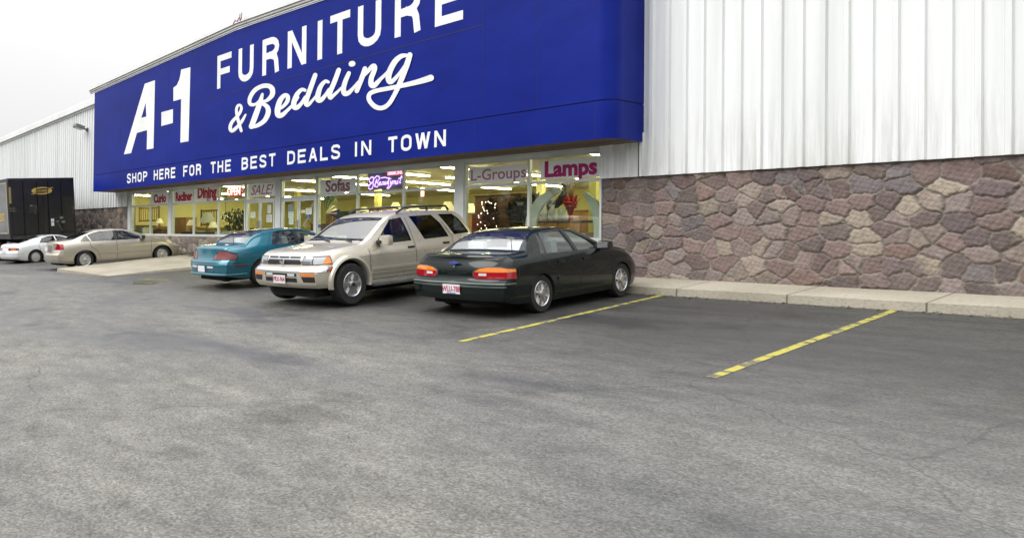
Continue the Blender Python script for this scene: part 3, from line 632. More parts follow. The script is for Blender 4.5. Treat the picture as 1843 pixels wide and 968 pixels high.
bmesh.ops.recalc_face_normals(bm, faces=bm.faces[:]); LP(obj('sign_script', bm, M_letter))

#__PART2__
# ------------------------------------------------------------------ shop windows and doors
G_store = glassmat('shop_glass', (.93, .96, .93), 1.5)
ZG0, ZG1 = Z_SILL+.075, Z_HEAD-.07            # glass bottom / top
def window_unit(pa, pb, split=True):
    """one bay between two mullions, frame + upper and lower pane"""
    xa, xb = wx(pa), wx(pb); bm = bmesh.new(); f = .028
    y0, y1 = D-.016, D+.06
    box(bm, xa, xb, y0-.03, y1, Z_SILL, ZG0); box(bm, xa, xb, y0, y1, ZG1, Z_HEAD)
    box(bm, xa, xb, y0+.004, y1, Z_TR-.03, Z_TR+.025)
    box(bm, xa, xa+f, y0+.002, y1, ZG0, ZG1); box(bm, xb-f, xb, y0+.002, y1, ZG0, ZG1)
    wd = S(obj('window', bm, M_frame))
    for za, zb in ((ZG0, Z_TR-.03), (Z_TR+.025, ZG1)):
        b = bmesh.new(); box(b, xa+f-.004, xb-f+.004, D+.012, D+.018, za-.004, zb+.004); obj('pane', b, G_store, wd)
    return wd
for a, b in ((237, 270.5), (270.5, 304), (310, 348.5), (348.5, 393), (393, 441.5), (571.5, 643), (643, 726), (726, 819.5), (836.5, 951.5), (951.5, 1082)):
    window_unit(a, b)
def pier(pa, pb, z0=Z_SILL):
    bm = bmesh.new(); box(bm, wx(pa)+.002, wx(pb)-.002, D-.045, D+.12, z0, Z_HEAD-.003); S(obj('pier', bm, M_frame))
pier(231.5, 237); pier(304, 310); pier(441.5, 443.5, Z_WALK-.05); pier(496.5, 506.5, Z_WALK-.05); pier(569, 571.5, Z_WALK-.05); pier(819.5, 836.5); pier(1082, 1084.6)
bm = bmesh.new(); box(bm, wx(231), wx(1085), D-.07, D+.12, Z_HEAD, Z_HEAD+.055); S(obj('head_trim', bm, M_frame))
def door_unit(pa, pb, leaves):
    xa, xb = wx(pa)+.002, wx(pb)-.002; bm = bmesh.new(); y0, y1 = D-.02, D+.06
    box(bm, xa, xb, y0, y1, ZG1, Z_HEAD); box(bm, xa, xb, y0+.004, y1, Z_TR-.06, Z_TR+.005); box(bm, xa, xa+.03, y0+.002, y1, Z_WALK-.04, ZG1); box(bm, xb-.03, xb, y0+.002, y1, Z_WALK-.04, ZG1)
    fr = S(obj('door_frame', bm, M_frame)); b = bmesh.new(); box(b, xa+.02, xb-.02, D+.012, D+.018, Z_TR+.001, ZG1+.004); obj('pane', b, G_store, fr)
    for k, (la, lb) in enumerate(leaves):
        u, v = wx(la), wx(lb); bm = bmesh.new(); z0, z1 = Z_WALK-.03, Z_TR-.064
        box(bm, u, v, D-.035, D+.01, z1-.06, z1); box(bm, u, v, D-.035, D+.01, z0, z0+.22)
        box(bm, u, u+.05, D-.033, D+.01, z0+.22, z1-.06); box(bm, v-.05, v, D-.033, D+.01, z0+.22, z1-.06)
        dr = S(obj('door', bm, M_frame))
        b = bmesh.new(); box(b, u+.045, v-.045, D-.012, D-.007, z0+.21, z1-.05); obj('pane', b, G_store, dr)
        b = bmesh.new(); hz = Z_SILL+.17; tube(b, [(u+.03, D-.06, hz), (v-.03, D-.06, hz)], .018, 8)
        obj('push_bar', b, M_frame, dr)
        b = bmesh.new(); hx = (v-.025) if k == 0 else (u+.025); tube(b, [(hx, D-.035, hz+.05), (hx, D-.08, hz+.07), (hx, D-.08, hz+.30), (hx, D-.035, hz+.32)], .014, 8)
        obj('handle', b, nmat('brushed_metal', (.5, .5, .48), .3, 1.), dr)
door_unit(443.5, 496.5, ((445, 468.8), (469.2, 494.8)))
door_unit(506.5, 569, ((508.8, 538.3), (538.9, 568.2)))

# showroom shell
XI0, XI1, YI1, ZC = -33.0, -6.2, 24.5, 3.42
M_iw = noisy('showroom_wall', (.56, .52, .22), (.66, .62, .30), scale=.5, rough=.8)
bm = bmesh.new(); box(bm, XI0, XI1, YI1, YI1+.15, .9, 3.6); box(bm, XI0-.15, XI0, D+.3, YI1+.15, .9, 3.6); box(bm, XI1, XI1+.15, D+.31, YI1+.15, .9, 3.6)
S(obj('showroom_wall', bm, M_iw))
bm = bmesh.new(); box(bm, XI0, XI1, D+.12, YI1, ZC, ZC+.06); S(obj('ceiling', bm, nmat('ceiling_tile', (.66, .65, .48), .9)))
bm = bmesh.new(); box(bm, XI0, XI1, D+.13, YI1, Z_WALK-.06, Z_WALK+.005); S(obj('showroom_floor', bm, noisy('brown_carpet', (.16, .13, .09), (.22, .18, .12), scale=2, rough=.95)))
for cx_, cy_ in ((-9.9, 15.9), (-9.5, 18.5), (-13.5, 19.0), (-19.2, 18.0), (-24.5, 18.6)):
    bm = bmesh.new(); box(bm, cx_-.09, cx_+.09, cy_-.09, cy_+.09, Z_WALK, ZC-.001); S(obj('column', bm, nmat('yellow_column', (.66, .62, .22), .6)))
M_tube = emit('lit_tube', (1, .93, .52), 40.)
M_fix = nmat('lamp_housing', (.7, .7, .6), .5)
for ri, rx in enumerate((-8.9, -12.9, -15.0, -17.0, -18.95, -23.0, -27.2, -31.0)):  # leftmost row is added, unseen, to brighten the left windows
    for k in range(3):
        ya = 13.6+k*3.1; t = thing('ceiling_light', 'lit strip light, %s from the glass in the %s ceiling row from the right' % (('first', 'second', 'third')[k], ('first', 'second', 'third', 'fourth', 'fifth', 'sixth', 'seventh', 'added eighth')[ri]), 'ceiling light', (rx, ya+1.2, ZC), group='fluorescent strip lights on the showroom ceiling')
        bm = bmesh.new(); box(bm, -.07, .07, -1.2, 1.2, -.05, -.002); obj('housing', bm, M_fix, t)
        bm = bmesh.new(); box(bm, -.035, .035, -1.18, 1.18, -.085, -.052); obj('light_tube', bm, M_tube, t)

# ------------------------------------------------------------------ signs in the windows
def papermat(name, col, k):
    m = bpy.data.materials.new(name); m.use_nodes = True; t = m.node_tree; t.nodes.clear()
    o = t.nodes.new('ShaderNodeOutputMaterial'); x = t.nodes.new('ShaderNodeMixShader'); x.inputs[0].default_value = k
    d = t.nodes.new('ShaderNodeBsdfDiffuse'); d.inputs[0].default_value = (*col, 1); r = t.nodes.new('ShaderNodeBsdfTranslucent'); r.inputs[0].default_value = (*col, 1)
    t.links.new(d.outputs[0], x.inputs[1]); t.links.new(r.outputs[0], x.inputs[2]); t.links.new(x.outputs[0], o.inputs[0]); return m
M_paper = papermat('sign_paper', (.80, .84, .82), .12); M_paper2 = papermat('white_sign_board', (.90, .92, .94), .15)
def window_sign(name, label, pa, pb, za, zb, txts, paper=M_paper, tilt=0., y=D+.003):
    xa, xb = wx(pa), wx(pb); t = thing(name, label, 'sign', ((xa+xb)/2, y, (za+zb)/2))
    bm = bmesh.new(); box(bm, xa-(xa+xb)/2, xb-(xa+xb)/2, 0, .006, za-(za+zb)/2, zb-(za+zb)/2); obj('board', bm, paper, t)
    for body, size, m, dx, dz, bold, sh, sx in txts:
        o = text_mesh('lettering', body, size, m, t, .001, bold, sh, sx=sx); stand_text(o, (dx, -.003, dz))
    return t
M_red = nmat('dark_red_ink', (.40, .025, .05), .7); M_mau = nmat('mauve_ink', (.42, .19, .27), .7); M_mag = nmat('magenta_ink', (.40, .008, .16), .6)
zt0, zt1 = Z_TR+.035, ZG1-.01
window_sign('window_sign', 'pale sign lettered Curio in dark red, leftmost of the window signs', 273, 303, zt0, zt1, [('Curio', .42, M_red, -.02, -.03, .022, 0, 1.0)])
window_sign('window_sign', 'pale sign lettered Recliner in dark red', 312.5, 347, zt0, zt1, [('Recliner', .42, M_red, .03, -.02, .024, 0, .86)])
window_sign('window_sign', 'pale sign lettered Dining SET in dark red', 350.5, 391, zt0, zt1, [('Dining', .50, M_red, 0.05, .06, .026, 0, .95), ('SET', .15, M_red, .18, -.17, .004, 0, 1.2)])
window_sign('window_sign', 'pale sign lettered SALE! in slanted mauve letters above the left doors', 446, 494, zt0+.03, zt1-.01, [('SALE!', .42, M_mau, 0, .0, .004, .35, 1.15)], M_paper2)
window_sign('window_sign', 'pale sign lettered Sofas in mottled mauve letters', 576, 640, zt0-.0, zt1-.06, [('Sofas', .44, nmat('mottled_mauve', (.30, .13, .17), .7), 0, 0, .014, 0, 1.1)])
window_sign('window_sign', 'white sign lettered L-Groups in soft mauve', 843, 947, zt0+.02, zt1-.07, [('L-Groups', .33, M_mau, 0.02, 0, .004, 0, 1.12)], M_paper2)
window_sign('window_sign', 'white sign lettered Lamps in bold magenta letters', 972, 1078, zt0+.02, zt1-.05, [('Lamps', .42, M_mag, .02, 0, .018, 0, 1.05)], M_paper2)
# OPEN neon
xo, zo = wx(419), onY(419, 345.5).z
t = thing('neon_sign', 'red neon sign reading OPEN in the window left of the doors', 'neon sign', (xo, D+.06, zo))
bm = bmesh.new(); box(bm, -.34, .42, 0, .03, -.13, .15); obj('backing', bm, nmat('neon_backing_red', (.60, .05, .09), .5), t)
o = text_mesh('neon_tube', 'OPEN', .33, emit('neon_red', (1, .30, .26), 5.), t, .006, .003, sx=.92); stand_text(o, (-.04, -.012, 0))
# purple script neon
xb_, zb_ = wx(688), onY(688, 325).z
t = thing('neon_sign', 'purple neon script sign with small red letters above it', 'neon sign', (xb_, D+.06, zb_))
bm = bmesh.new(); box(bm, -.62, .60, .02, .045, -.21, .23); obj('backing', bm, nmat('neon_backing', (.16, .17, .22), .5), t)
Mp = emit('neon_purple', (.55, .32, 1.0), 3.0)
bm = bmesh.new()
q_ = lambda pts: [((x-660)/1000*1.22, 0, -(y-510)/1000*.98) for x, y in pts]
for k, pts in enumerate(([(330, 520), (345, 440), (320, 395), (270, 400), (215, 440), (210, 500), (250, 540), (320, 540), (335, 600), (300, 690), (240, 710), (195, 680), (205, 610), (260, 560), (330, 520)],
        [(440, 460), (400, 560), (370, 640)], [(370, 430), (430, 380), (500, 390), (515, 450), (470, 520), (400, 540), (470, 550), (490, 610), (450, 660), (380, 640)],
        [(515, 600), (555, 560), (540, 525), (520, 560), (530, 620), (590, 600)], [(640, 540), (600, 540), (590, 610), (640, 600), (650, 540), (655, 615), (690, 590)], [(690, 530), (690, 610), (730, 600), (745, 530), (750, 610)],
        [(800, 440), (770, 610), (800, 610)], [(560, 440), (680, 430), (850, 480)], [(840, 530), (845, 600), (890, 580)], [(900, 530), (850, 650), (770, 720), (740, 710), (790, 640)], [(910, 620), (930, 530), (960, 540)],
        [(960, 590), (1000, 560), (980, 530), (960, 570), (980, 620), (1020, 600)], [(1060, 530), (1030, 560), (1060, 600), (1020, 620)], [(1150, 420), (1100, 600), (1130, 600)], [(1070, 490), (1180, 460)])):
    tube(bm, [(x, -.004*k/5, z) for x, y, z in q_(pts)], .012, 5)
obj('neon_tube', bm, Mp, t)
o = text_mesh('neon_letters', 'SIMMONS', .13, emit('neon_pink', (1, .25, .33), 3.4), t, .004, .002, sx=.9); stand_text(o, (.37, -.01, .165))
# small neon lantern sign and papers on the doors
t = thing('neon_sign', 'tiny glowing orange and white sign hanging low in the window', 'neon sign', (wx(760, 14.3), 14.3, onY(760, 348, 14.3).z))
bm = bmesh.new(); rbox(bm, (0, 0, 0), (.10, .03, .16), .02); obj('lamp_body', bm, emit('orange_glow', (1, .42, .25), 4.), t)
def paper(pa, pb, ya, yb, col, label, cat='notice', y=D-.016, marks=None, name='notice'):
    c_ = onY((pa+pb)/2, (ya+yb)/2, y); xa, xb = wx(pa, y), wx(pb, y); h = abs(onY((pa+pb)/2, ya, y).z-onY((pa+pb)/2, yb, y).z)
    t = thing(name, label, cat, c_)
    bm = bmesh.new(); box(bm, -(xb-xa)/2, (xb-xa)/2, -.002, .0, -h/2, h/2); obj('sheet', bm, nmat('paper_%02x%02x%02x' % tuple(int(v*255) for v in col), col, .85), t)
    b = bmesh.new()
    rows = marks if marks is not None else max(1, int(h/.045))
    for r in range(rows):
        zz = h/2-.03-r*(h-.04)/max(1, rows); box(b, -(xb-xa)*.38, (xb-xa)*random.uniform(.15, .38), -.004, -.0025, zz-.007, zz)
    if rows: obj('print', b, nmat('grey_print', (.2, .22, .22), .8), t)
    else: b.free()
    return t
random.seed(12)
paper(451, 459.5, 381.5, 392, (.55, .62, .55), 'small square notice on the left leaf of the left doors')
paper(481.5, 488, 368.5, 383.5, (.58, .62, .56), 'tall upper notice on the right leaf of the left doors')
paper(479.5, 489.5, 386, 400, (.50, .54, .48), 'lower notice on the right leaf of the left doors')
paper(519, 528.5, 368, 381, (.22, .27, .25), 'dark grey notice on the left leaf of the right doors, topmost')
paper(519, 528.5, 381.2, 392, (.52, .62, .56), 'white printed notice on the left leaf of the right doors, in the middle')
paper(520, 528, 392.2, 404, (.50, .60, .52), 'long white notice on the left leaf of the right doors, lowest')
paper(542.5, 549.3, 378, 383.2, (.66, .68, .55), 'small cream card on the right leaf of the right doors')
paper(550.5, 561.2, 374.3, 386, (.62, .70, .58), 'pale green notice on the right leaf of the right doors', marks=3)
t = paper(551.5, 558.5, 386.4, 393.4, (.03, .06, .32), 'blue sticker with a white wheelchair symbol on the right door', 'sticker', marks=0)
b = bmesh.new(); tube(b, [(0.03*math.cos(a), -.006, -.03+.03*math.sin(a)) for a in np.linspace(2.4, 6.6, 10)], .005, 5); tube(b, [(-.012, -.006, .05), (-.008, -.006, 0), (.02, -.006, 0), (.035, -.006, -.04)], .006, 5); tube(b, [(-.012, -.006, .062), (-.012, -.006, .075)], .009, 6)
obj('symbol', b, nmat('sticker_white', (.8, .8, .8), .6), t)
paper(572.6, 577.6, 404, 409.5, (.04, .07, .26), 'small blue sticker low on the window right of the doors', 'sticker', marks=1, y=D-.03)

# ------------------------------------------------------------------ goods in the showroom
M_wood = noisy('dark_wood', (.10, .045, .02), (.19, .09, .04), scale=3, rough=.45, stretch=(1, 1, 6)); M_wood2 = noisy('honey_wood', (.26, .13, .05), (.36, .20, .08), scale=3, rough=.5, stretch=(5, 1, 1))
M_blk = nmat('black_leather', (.015, .015, .018), .35); M_shade = nmat('lamp_shade_cream', (.75, .70, .48), .8, emis=(1, .85, .45), es=.25); M_wsh = nmat('lamp_shade_white', (.75, .76, .74), .8)
def at(px, py, Y): return onY(px, py, Y)
def place(name, label, cat, px, Y, group=None, rz=0.): 
    p = at(px, 400, Y); return thing(name, label, cat, (p.x, Y, Z_WALK+.005), rz, group)
def sofa(label, px, Y, wd, m, rz=0.):
    t = place('sofa', label, 'sofa', px, Y, rz=rz)
    b = bmesh.new(); rbox(b, (0, .05, .22), (wd, .75, .28), .05); obj('base', b, m, t)
    b = bmesh.new(); rbox(b, (0, .36, .48), (wd, .22, .52), .08); obj('backrest', b, m, t)
    for s in (-1, 1):
        b = bmesh.new(); rbox(b, (s*(wd/2-.1), .05, .36), (.2, .8, .42), .07); obj('armrest', b, m, t)
    for k in range(2):
        b = bmesh.new(); rbox(b, ((k-.5)*(wd-.4)/2, 0, .40), ((wd-.42)/2, .6, .14), .05); obj('seat_cushion', b, m, t)
    return t
def table_lamp(label, px, Y, z, m=None, s=1., group=None):
    p = at(px, 400, Y); t = thing('table_lamp', label, 'lamp', (p.x, Y, z), group=group)
    b = bmesh.new(); lathe(b, [(.06*s, 0), (.07*s, .015), (.03*s, .04), (.055*s, .12*s), (.03*s, .2*s), (.012*s, .24*s), (.012*s, .3*s)]); obj('base', b, nmat('brass', (.4, .28, .1), .35, .8), t, smooth=40)
    b = bmesh.new(); lathe(b, [(.17*s, .24*s), (.15*s, .3*s), (.07*s, .44*s), (.068*s, .44*s)]); obj('lamp_shade', b, m or M_shade, t, smooth=40)
    return t
def cabinet(name, label, cat, px, Y, wd, hh, dp, m, doors=2):
    t = place(name, label, cat, px, Y)
    b = bmesh.new(); rbox(b, (0, 0, hh/2), (wd, dp, hh), .012); rbox(b, (0, 0, hh+.015), (wd+.05, dp+.05, .03), .008); obj('carcass', b, m, t)
    for k in range(doors):
        u = -wd/2+.03+(wd-.06)*(k+.5)/doors
        b = bmesh.new(); rbox(b, (u, -dp/2-.008, hh/2), ((wd-.06)/doors-.02, .016, hh-.08), .006); d_ = obj('door', b, m, t)
        b = bmesh.new(); rbox(b, (u+.04, -dp/2-.025, hh/2), (.015, .015, .08), .003); obj('knob', b, M_chrome, d_)
    return t
def table(label, px, Y, wd, dp, hh, m):
    t = place('table', label, 'table', px, Y)
    b = bmesh.new(); rbox(b, (0, 0, hh-.02), (wd, dp, .04), .012); obj('tabletop', b, m, t)
    for sx in (-1, 1):
        for sy in (-1, 1):
            b = bmesh.new(); box(b, sx*(wd/2-.06)-.025, sx*(wd/2-.06)+.025, sy*(dp/2-.06)-.025, sy*(dp/2-.06)+.025, 0, hh-.042); obj('leg', b, m, t)
    return t
def leafball(bm, c, r, n, size, seed):
    rnd = random.Random(seed)
    for _ in range(n):
        v = Vector((rnd.gauss(0, 1), rnd.gauss(0, 1), rnd.gauss(0, 1))).normalized()*r*rnd.random()**.4; v.z *= .9; p = Vector(c)+v
        a = Vector((rnd.gauss(0, 1), rnd.gauss(0, 1), rnd.gauss(0, 1))).normalized(); b_ = a.orthogonal().normalized()
        q = [bm.verts.new(p+a*size), bm.verts.new(p+b_*size*.35), bm.verts.new(p-a*size), bm.verts.new(p-b_*size*.35)]; bm.faces.new(q)
# left corner
t = cabinet('cabinet', 'low white cabinet in the leftmost window', 'cabinet', 252, 13.9, 1.5, .86, .45, nmat('white_laminate', (.6, .62, .58), .5), 3)
t = table('dark wooden table behind the low white cabinet', 258, 14.9, 1.6, .8, 1.0, M_wood)
def rail_bed(label, px, Y, wd, z0, z1, m, n=8):
    p = at(px, 400, Y); t = thing('slatted_headboard', label, 'headboard', (p.x, Y, z0))
    b = bmesh.new(); rbox(b, (0, 0, z1-z0-.04), (wd, .05, .07), .01); rbox(b, (0, 0, .04), (wd, .05, .07), .01); obj('rail', b, m, t)
    for s in (-1, 1):
        b = bmesh.new(); rbox(b, (s*wd/2, 0, (z1-z0)/2), (.07, .06, z1-z0+.04), .01); obj('post', b, m, t)
    b = bmesh.new()
    for k in range(n): x = -wd/2+wd*(k+1)/(n+1); box(b, x-.015, x+.015, -.012, .012, .07, z1-z0-.07)
    obj('slats', b, m, t)
rail_bed('dark slatted wooden headboard hung high behind the left windows', 268, 15.2, 1.9, 2.20, 2.85, M_wood2)
rail_bed('slatted wooden headboard above the patterned sofa', 378, 17.2, 1.5, 2.05, 2.75, M_wood, 6)
b = bmesh.new(); box(b, XI0+.002, XI0+.32, 13.6, 24, 1.98, 2.04)
tag(obj('wall_shelf', b, M_wood2), 'long wooden ledge along the left wall of the showroom', 'shelf')
t = cabinet('desk', 'dark desk with papers behind the second window from the left', 'desk', 288, 14.5, 1.2, .80, .5, M_wood, 2)
table_lamp('small lamp with a cream shade on the dark desk', 287, 14.5, Z_WALK+.84, s=1.0)
sofa('black leather sofa low in the third window', 345, 14.2, 2.2, M_blk, rz=.1)
cabinet('dresser', 'reddish wooden dresser standing behind the black sofa', 'dresser', 333, 15.6, 1.1, 1.30, .5, M_wood2, 2)
table_lamp('cream shaded lamp left of the big white lamp shade', 344, 14.9, Z_WALK+.72, s=1.1)
table('small side table under the big white lamp shade', 378, 15.1, .7, .5, .62, M_wood)
table_lamp('big lamp with a wide white shade between the black and the patterned sofa', 374, 15.1, Z_WALK+.63, M_wsh, 1.9)
table_lamp('cream shaded lamp right of the big white lamp shade', 384, 14.6, Z_WALK+.62, s=1.1)
M_pat = noisy('blue_grey_pattern', (.16, .20, .22), (.42, .46, .44), scale=9, rough=.9, stretch=(2, 1, .7), contrast=(.42, .56))
sofa('sofa in blue and grey patterned cloth under the OPEN sign', 406, 14.0, 2.4, M_pat)
def plant(label, cat, px, Y, z, r, n, m, name='potted_tree', size=.1, stem=True, pot=True):
    p = at(px, 400, Y); t = thing(name, label, cat, (p.x, Y, Z_WALK+.005))
    if pot: b = bmesh.new(); lathe(b, [(.12, 0), (.16, .25), (.14, .25)]); obj('pot', b, nmat('clay', (.25, .12, .07), .8), t, smooth=40)
    if stem: b = bmesh.new(); tube(b, [(0, 0, .2), (.02, 0, z-Z_WALK)], .018, 6); obj('stem', b, M_wood, t)
    b = bmesh.new(); leafball(b, (0, 0, z-Z_WALK), r, n, size, hash(label) % 100 if False else len(label)); obj('foliage', b, m, t); return t
M_leaf = noisy('dark_leaves', (.012, .022, .016), (.04, .055, .035), scale=6, rough=.6)
plant('dark bushy artificial tree behind the patterned sofa', 'plant', 424, 15.0, 2.15, .50, 230, noisy('grey_green_leaves', (.03, .045, .035), (.09, .11, .08), scale=6, rough=.7))
b = bmesh.new(); p = at(406, 381, 15.4); tube(b, [(0, 0, .02), (0, 0, ZC-p.z-.002)], .01, 5)
t = thing('pendant_lamp', 'hanging lamp with a cream shade behind the OPEN sign window', 'lamp', (p.x, 15.4, p.z)); obj('cord', b, M_black, t)
b = bmesh.new(); lathe(b, [(.24, -.28), (.2, -.25), (.05, 0), (.04, 0)]); obj('lamp_shade', b, M_shade, t, smooth=40)
# between doors and middle windows
M_fan = [nmat('fan_green', (.05, .22, .09), .7), nmat('fan_blue', (.06, .06, .30), .7), nmat('fan_cream', (.55, .55, .30), .7)]
p = at(585, 383, 14.0); t = thing('banner_fan', 'fan of green, blue and cream pennants in the window right of the doors', 'pennant fan', (p.x, 14.0, p.z))
for k, an in enumerate((95, 75, 55, 38, 20, 3, -15, -90)):
    a = math.radians(an); b = bmesh.new(); L_ = .62; d = Vector((math.cos(a), 0, math.sin(a))); n_ = Vector((-d.z, 0, d.x))*.055
    vs = [b.verts.new(d*.03+Vector((0, k*.006, 0))), b.verts.new(d*L_+n_+Vector((0, k*.006, 0))), b.verts.new(d*L_-n_+Vector((0, k*.006, 0)))]; b.faces.new(vs)
    ex = bmesh.ops.extrude_face_region(b, geom=b.faces[:]); bmesh.ops.translate(b, verts=[v for v in ex['geom'] if isinstance(v, bmesh.types.BMVert)], vec=(0, .003, 0))
    obj('pennant', b, M_fan[(0, 1, 0, 2, 2, 1, 1, 0)[k]], t)
sofa('tan sofa behind the pennant fan', 606, 15.0, 2.0, noisy('tan_cloth', (.30, .22, .11), (.38, .29, .15), scale=6, rough=.9))
cabinet('cabinet', 'dark green display stand in the middle windows', 'cabinet', 632, 14.6, .8, 1.30, .4, nmat('stand_green', (.05, .09, .07), .6), 2)
sofa('brown sofa behind the purple neon sign window', 690, 15.2, 2.2, noisy('brown_cloth', (.12, .07, .04), (.18, .11, .06), scale=6, rough=.9))
cabinet('dresser', 'wooden dresser against the middle of the showroom', 'dresser', 772, 16.5, 1.8, 1.1, .5, M_wood2, 3)
def floor_lamp(label, px, Y, h=1.5, m=None):
    t = place('floor_lamp', label, 'lamp', px, Y)
    b = bmesh.new(); lathe(b, [(.14, 0), (.13, .02), (.015, .04), (.012, h)], n=14); obj('stand', b, nmat('brass', (.4, .28, .1), .35, .8), t, smooth=40)
    b = bmesh.new(); lathe(b, [(.22, h-.02), (.18, h+.08), (.09, h+.26), (.085, h+.26)]); obj('lamp_shade', b, m or M_shade, t, smooth=40)
for px_, Y_, h_, lb in ((598, 17.5, 1.45, 'cream floor lamp behind the pennant fan'), (655, 16.6, 1.3, 'cream floor lamp left below the purple neon script'), (712, 18.0, 1.5, 'cream floor lamp right below the purple neon script'),
        (745, 15.6, 1.25, 'cream floor lamp above the roof rail of the sport utility vehicle'), (806, 16.4, 1.35, 'cream floor lamp beside the wide white pier'), (846, 18.5, 1.4, 'cream floor lamp at the left edge of the L-Groups window'), (930, 17.5, 1.5, 'cream floor lamp right of the dark wardrobe')):
    floor_lamp(lb, px_, Y_, h_)
for px_, Y_, wd_, hh_, lb in ((590, 16.2, 1.2, 1.0, 'low wooden chest behind the pennant fan'), (668, 17.4, 1.4, 1.5, 'wooden hutch below the purple neon script'), (735, 18.6, 1.3, 1.4, 'wooden chest deep in the showroom right of the neon script'), (800, 15.2, 1.0, .9, 'small wooden chest by the wide white pier'), (862, 19.5, 1.6, 1.3, 'wooden chest deep behind the Christmas tree'), (1035, 18.5, 2.0, 1.35, 'long wooden chest deep behind the red flowers'), (985, 17.0, 1.0, 1.2, 'dark wooden chest deep behind the horse figure')):
    cabinet('dresser', lb, 'dresser', px_, Y_, wd_, hh_, .5, M_wood2 if hh_ > 1.1 else M_wood, 3)
for k, (px_, zc_) in enumerate(((600, 2.6), (650, 2.55), (700, 2.65), (765, 2.6), (800, 2.5), (905, 2.6))):
    c_ = at(px_, 348, YI1); b = bmesh.new(); box(b, c_.x-.5, c_.x+.5, YI1-.06, YI1-.005, zc_-.3, zc_+.3)
    tag(obj('wall_picture', b, noisy('picture_print_%s' % 'abc'[k % 3], ((.25, .12, .06), (.08, .14, .2), (.3, .26, .2))[k % 3], ((.4, .3, .2), (.3, .32, .3), (.12, .1, .08))[k % 3], scale=3, rough=.7)), '%s framed picture from the left on the back wall of the showroom' % ('first', 'second', 'third', 'fourth', 'fifth', 'sixth')[k], 'picture', 'framed pictures on the back wall')
# right windows
t = place('armchair', 'red brown armchair behind the back of the sport utility vehicle', 'armchair', 858, 14.1)
Mrc = noisy('rust_cloth', (.16, .045, .03), (.22, .07, .05), scale=8, rough=.9)
for nm_, c_, s_ in (('seat', (0, 0, .3), (.7, .7, .3)), ('backrest', (0, .3, .75), (.66, .2, .85)), ('armrest', (-.36, 0, .5), (.16, .7, .3)), ('armrest', (.36, 0, .5), (.16, .7, .3))):
    b = bmesh.new(); rbox(b, c_, s_, .07); obj(nm_, b, Mrc, t)
cabinet('wardrobe', 'tall dark brown wardrobe behind the lit Christmas tree', 'wardrobe', 908, 15.2, 1.35, 1.62, .55, M_wood, 2)
p = at(882, 392, 14.3); t = thing('christmas_tree', 'small dark Christmas tree covered in glowing white lights', 'Christmas tree', (p.x, 14.3, Z_WALK+.005))
b = bmesh.new(); tube(b, [(0, 0, 0), (0, 0, 1.0)], .03, 6); obj('trunk', b, M_wood, t)
b = bmesh.new(); random.seed(5)
for k in range(7): leafball(b, (0, 0, .45+k*.16), .34-.035*k, 60, .07, 40+k)
obj('foliage', b, nmat('tree_brown_green', (.05, .03, .02), .8), t)
b = bmesh.new()
for _ in range(46):
    zz = random.uniform(.4, 1.45); rr = (.40-.2*(zz-.4))*random.uniform(.7, 1.05); a = random.uniform(math.pi, 2*math.pi); c_ = Vector((rr*math.cos(a), rr*math.sin(a)*.9, zz)); r_ = .012
    vs = [b.verts.new(c_+Vector(v)*r_) for v in ((1, 0, 0), (-1, 0, 0), (0, 1, 0), (0, -1, 0), (0, 0, 1), (0, 0, -1))]
    for f in ((0, 2, 4), (2, 1, 4), (1, 3, 4), (3, 0, 4), (2, 0, 5), (1, 2, 5), (3, 1, 5), (0, 3, 5)): b.faces.new([vs[i] for i in f])
obj('string_lights', b, emit('fairy_light', (1, .85, .6), 7.), t)
p = at(869, 376, 14.2); t = thing('poinsettia', 'red poinsettia standing at the top left of the Christmas tree', 'flower', (p.x, 14.45, p.z-.1))
b = bmesh.new(); leafball(b, (0, 0, .12), .14, 70, .06, 3); obj('petals', b, nmat('crimson_petal', (.35, .01, .04), .6), t)
plant('leafy green plant left of the white arch', 'plant', 938, 14.6, 2.25, .34, 260, M_leaf, 'potted_plant'); plant('green trailing plant by the window post near the white arch', 'plant', 965, 15.0, 2.35, .36, 260, M_leaf, 'potted_plant')
# white arch (a quarter sweep on either side)
Yb = 13.75; b = bmesh.new()
L_pts = [(955, 412), (957, 395), (963, 378), (974, 362), (990, 350), (1010, 340.5)]
R_pts = [(1052, 347), (1066, 362), (1076, 382), (1081, 410), (1080, 432)]
for pts, wl in ((L_pts, (.20, .20, .19, .17, .13, .05)), (R_pts, (.06, .14, .18, .2, .2))):
    q = [at(u, v, Yb) for u, v in pts]; prev = None
    Q = []
    for i in range(len(q)-1):
        for k in range(4): Q.append((q[i].lerp(q[i+1], k/4), wl[i]*(1-k/4)+wl[i+1]*k/4))
    Q.append((q[-1], wl[-1]))
    for i, (p, w_) in enumerate(Q):
        d = (Q[min(i+1, len(Q)-1)][0]-Q[max(i-1, 0)][0]).normalized(); n_ = Vector((-d.z, 0, d.x))*w_*.62
        cur = [b.verts.new(p+n_+Vector((0, -.03, 0))), b.verts.new(p-n_+Vector((0, -.03, 0))), b.verts.new(p-n_+Vector((0, .03, 0))), b.verts.new(p+n_+Vector((0, .03, 0)))]
        if prev:
            for a_ in range(4): b.faces.new((prev[a_], prev[(a_+1) % 4], cur[(a_+1) % 4], cur[a_]))
        else: b.faces.new(cur)
        prev = cur
    b.faces.new(prev)
bmesh.ops.recalc_face_normals(b, faces=b.faces[:])
tag(obj('white_arch', b, nmat('arch_white', (.50, .56, .52), .7)), 'white curved arch standing in the window under the Lamps sign', 'arch')
t = table('dark glass display table inside the white arch', 1012, 14.4, 2.3, .7, .98, nmat('dark_glass_top', (.03, .03, .035), .15))
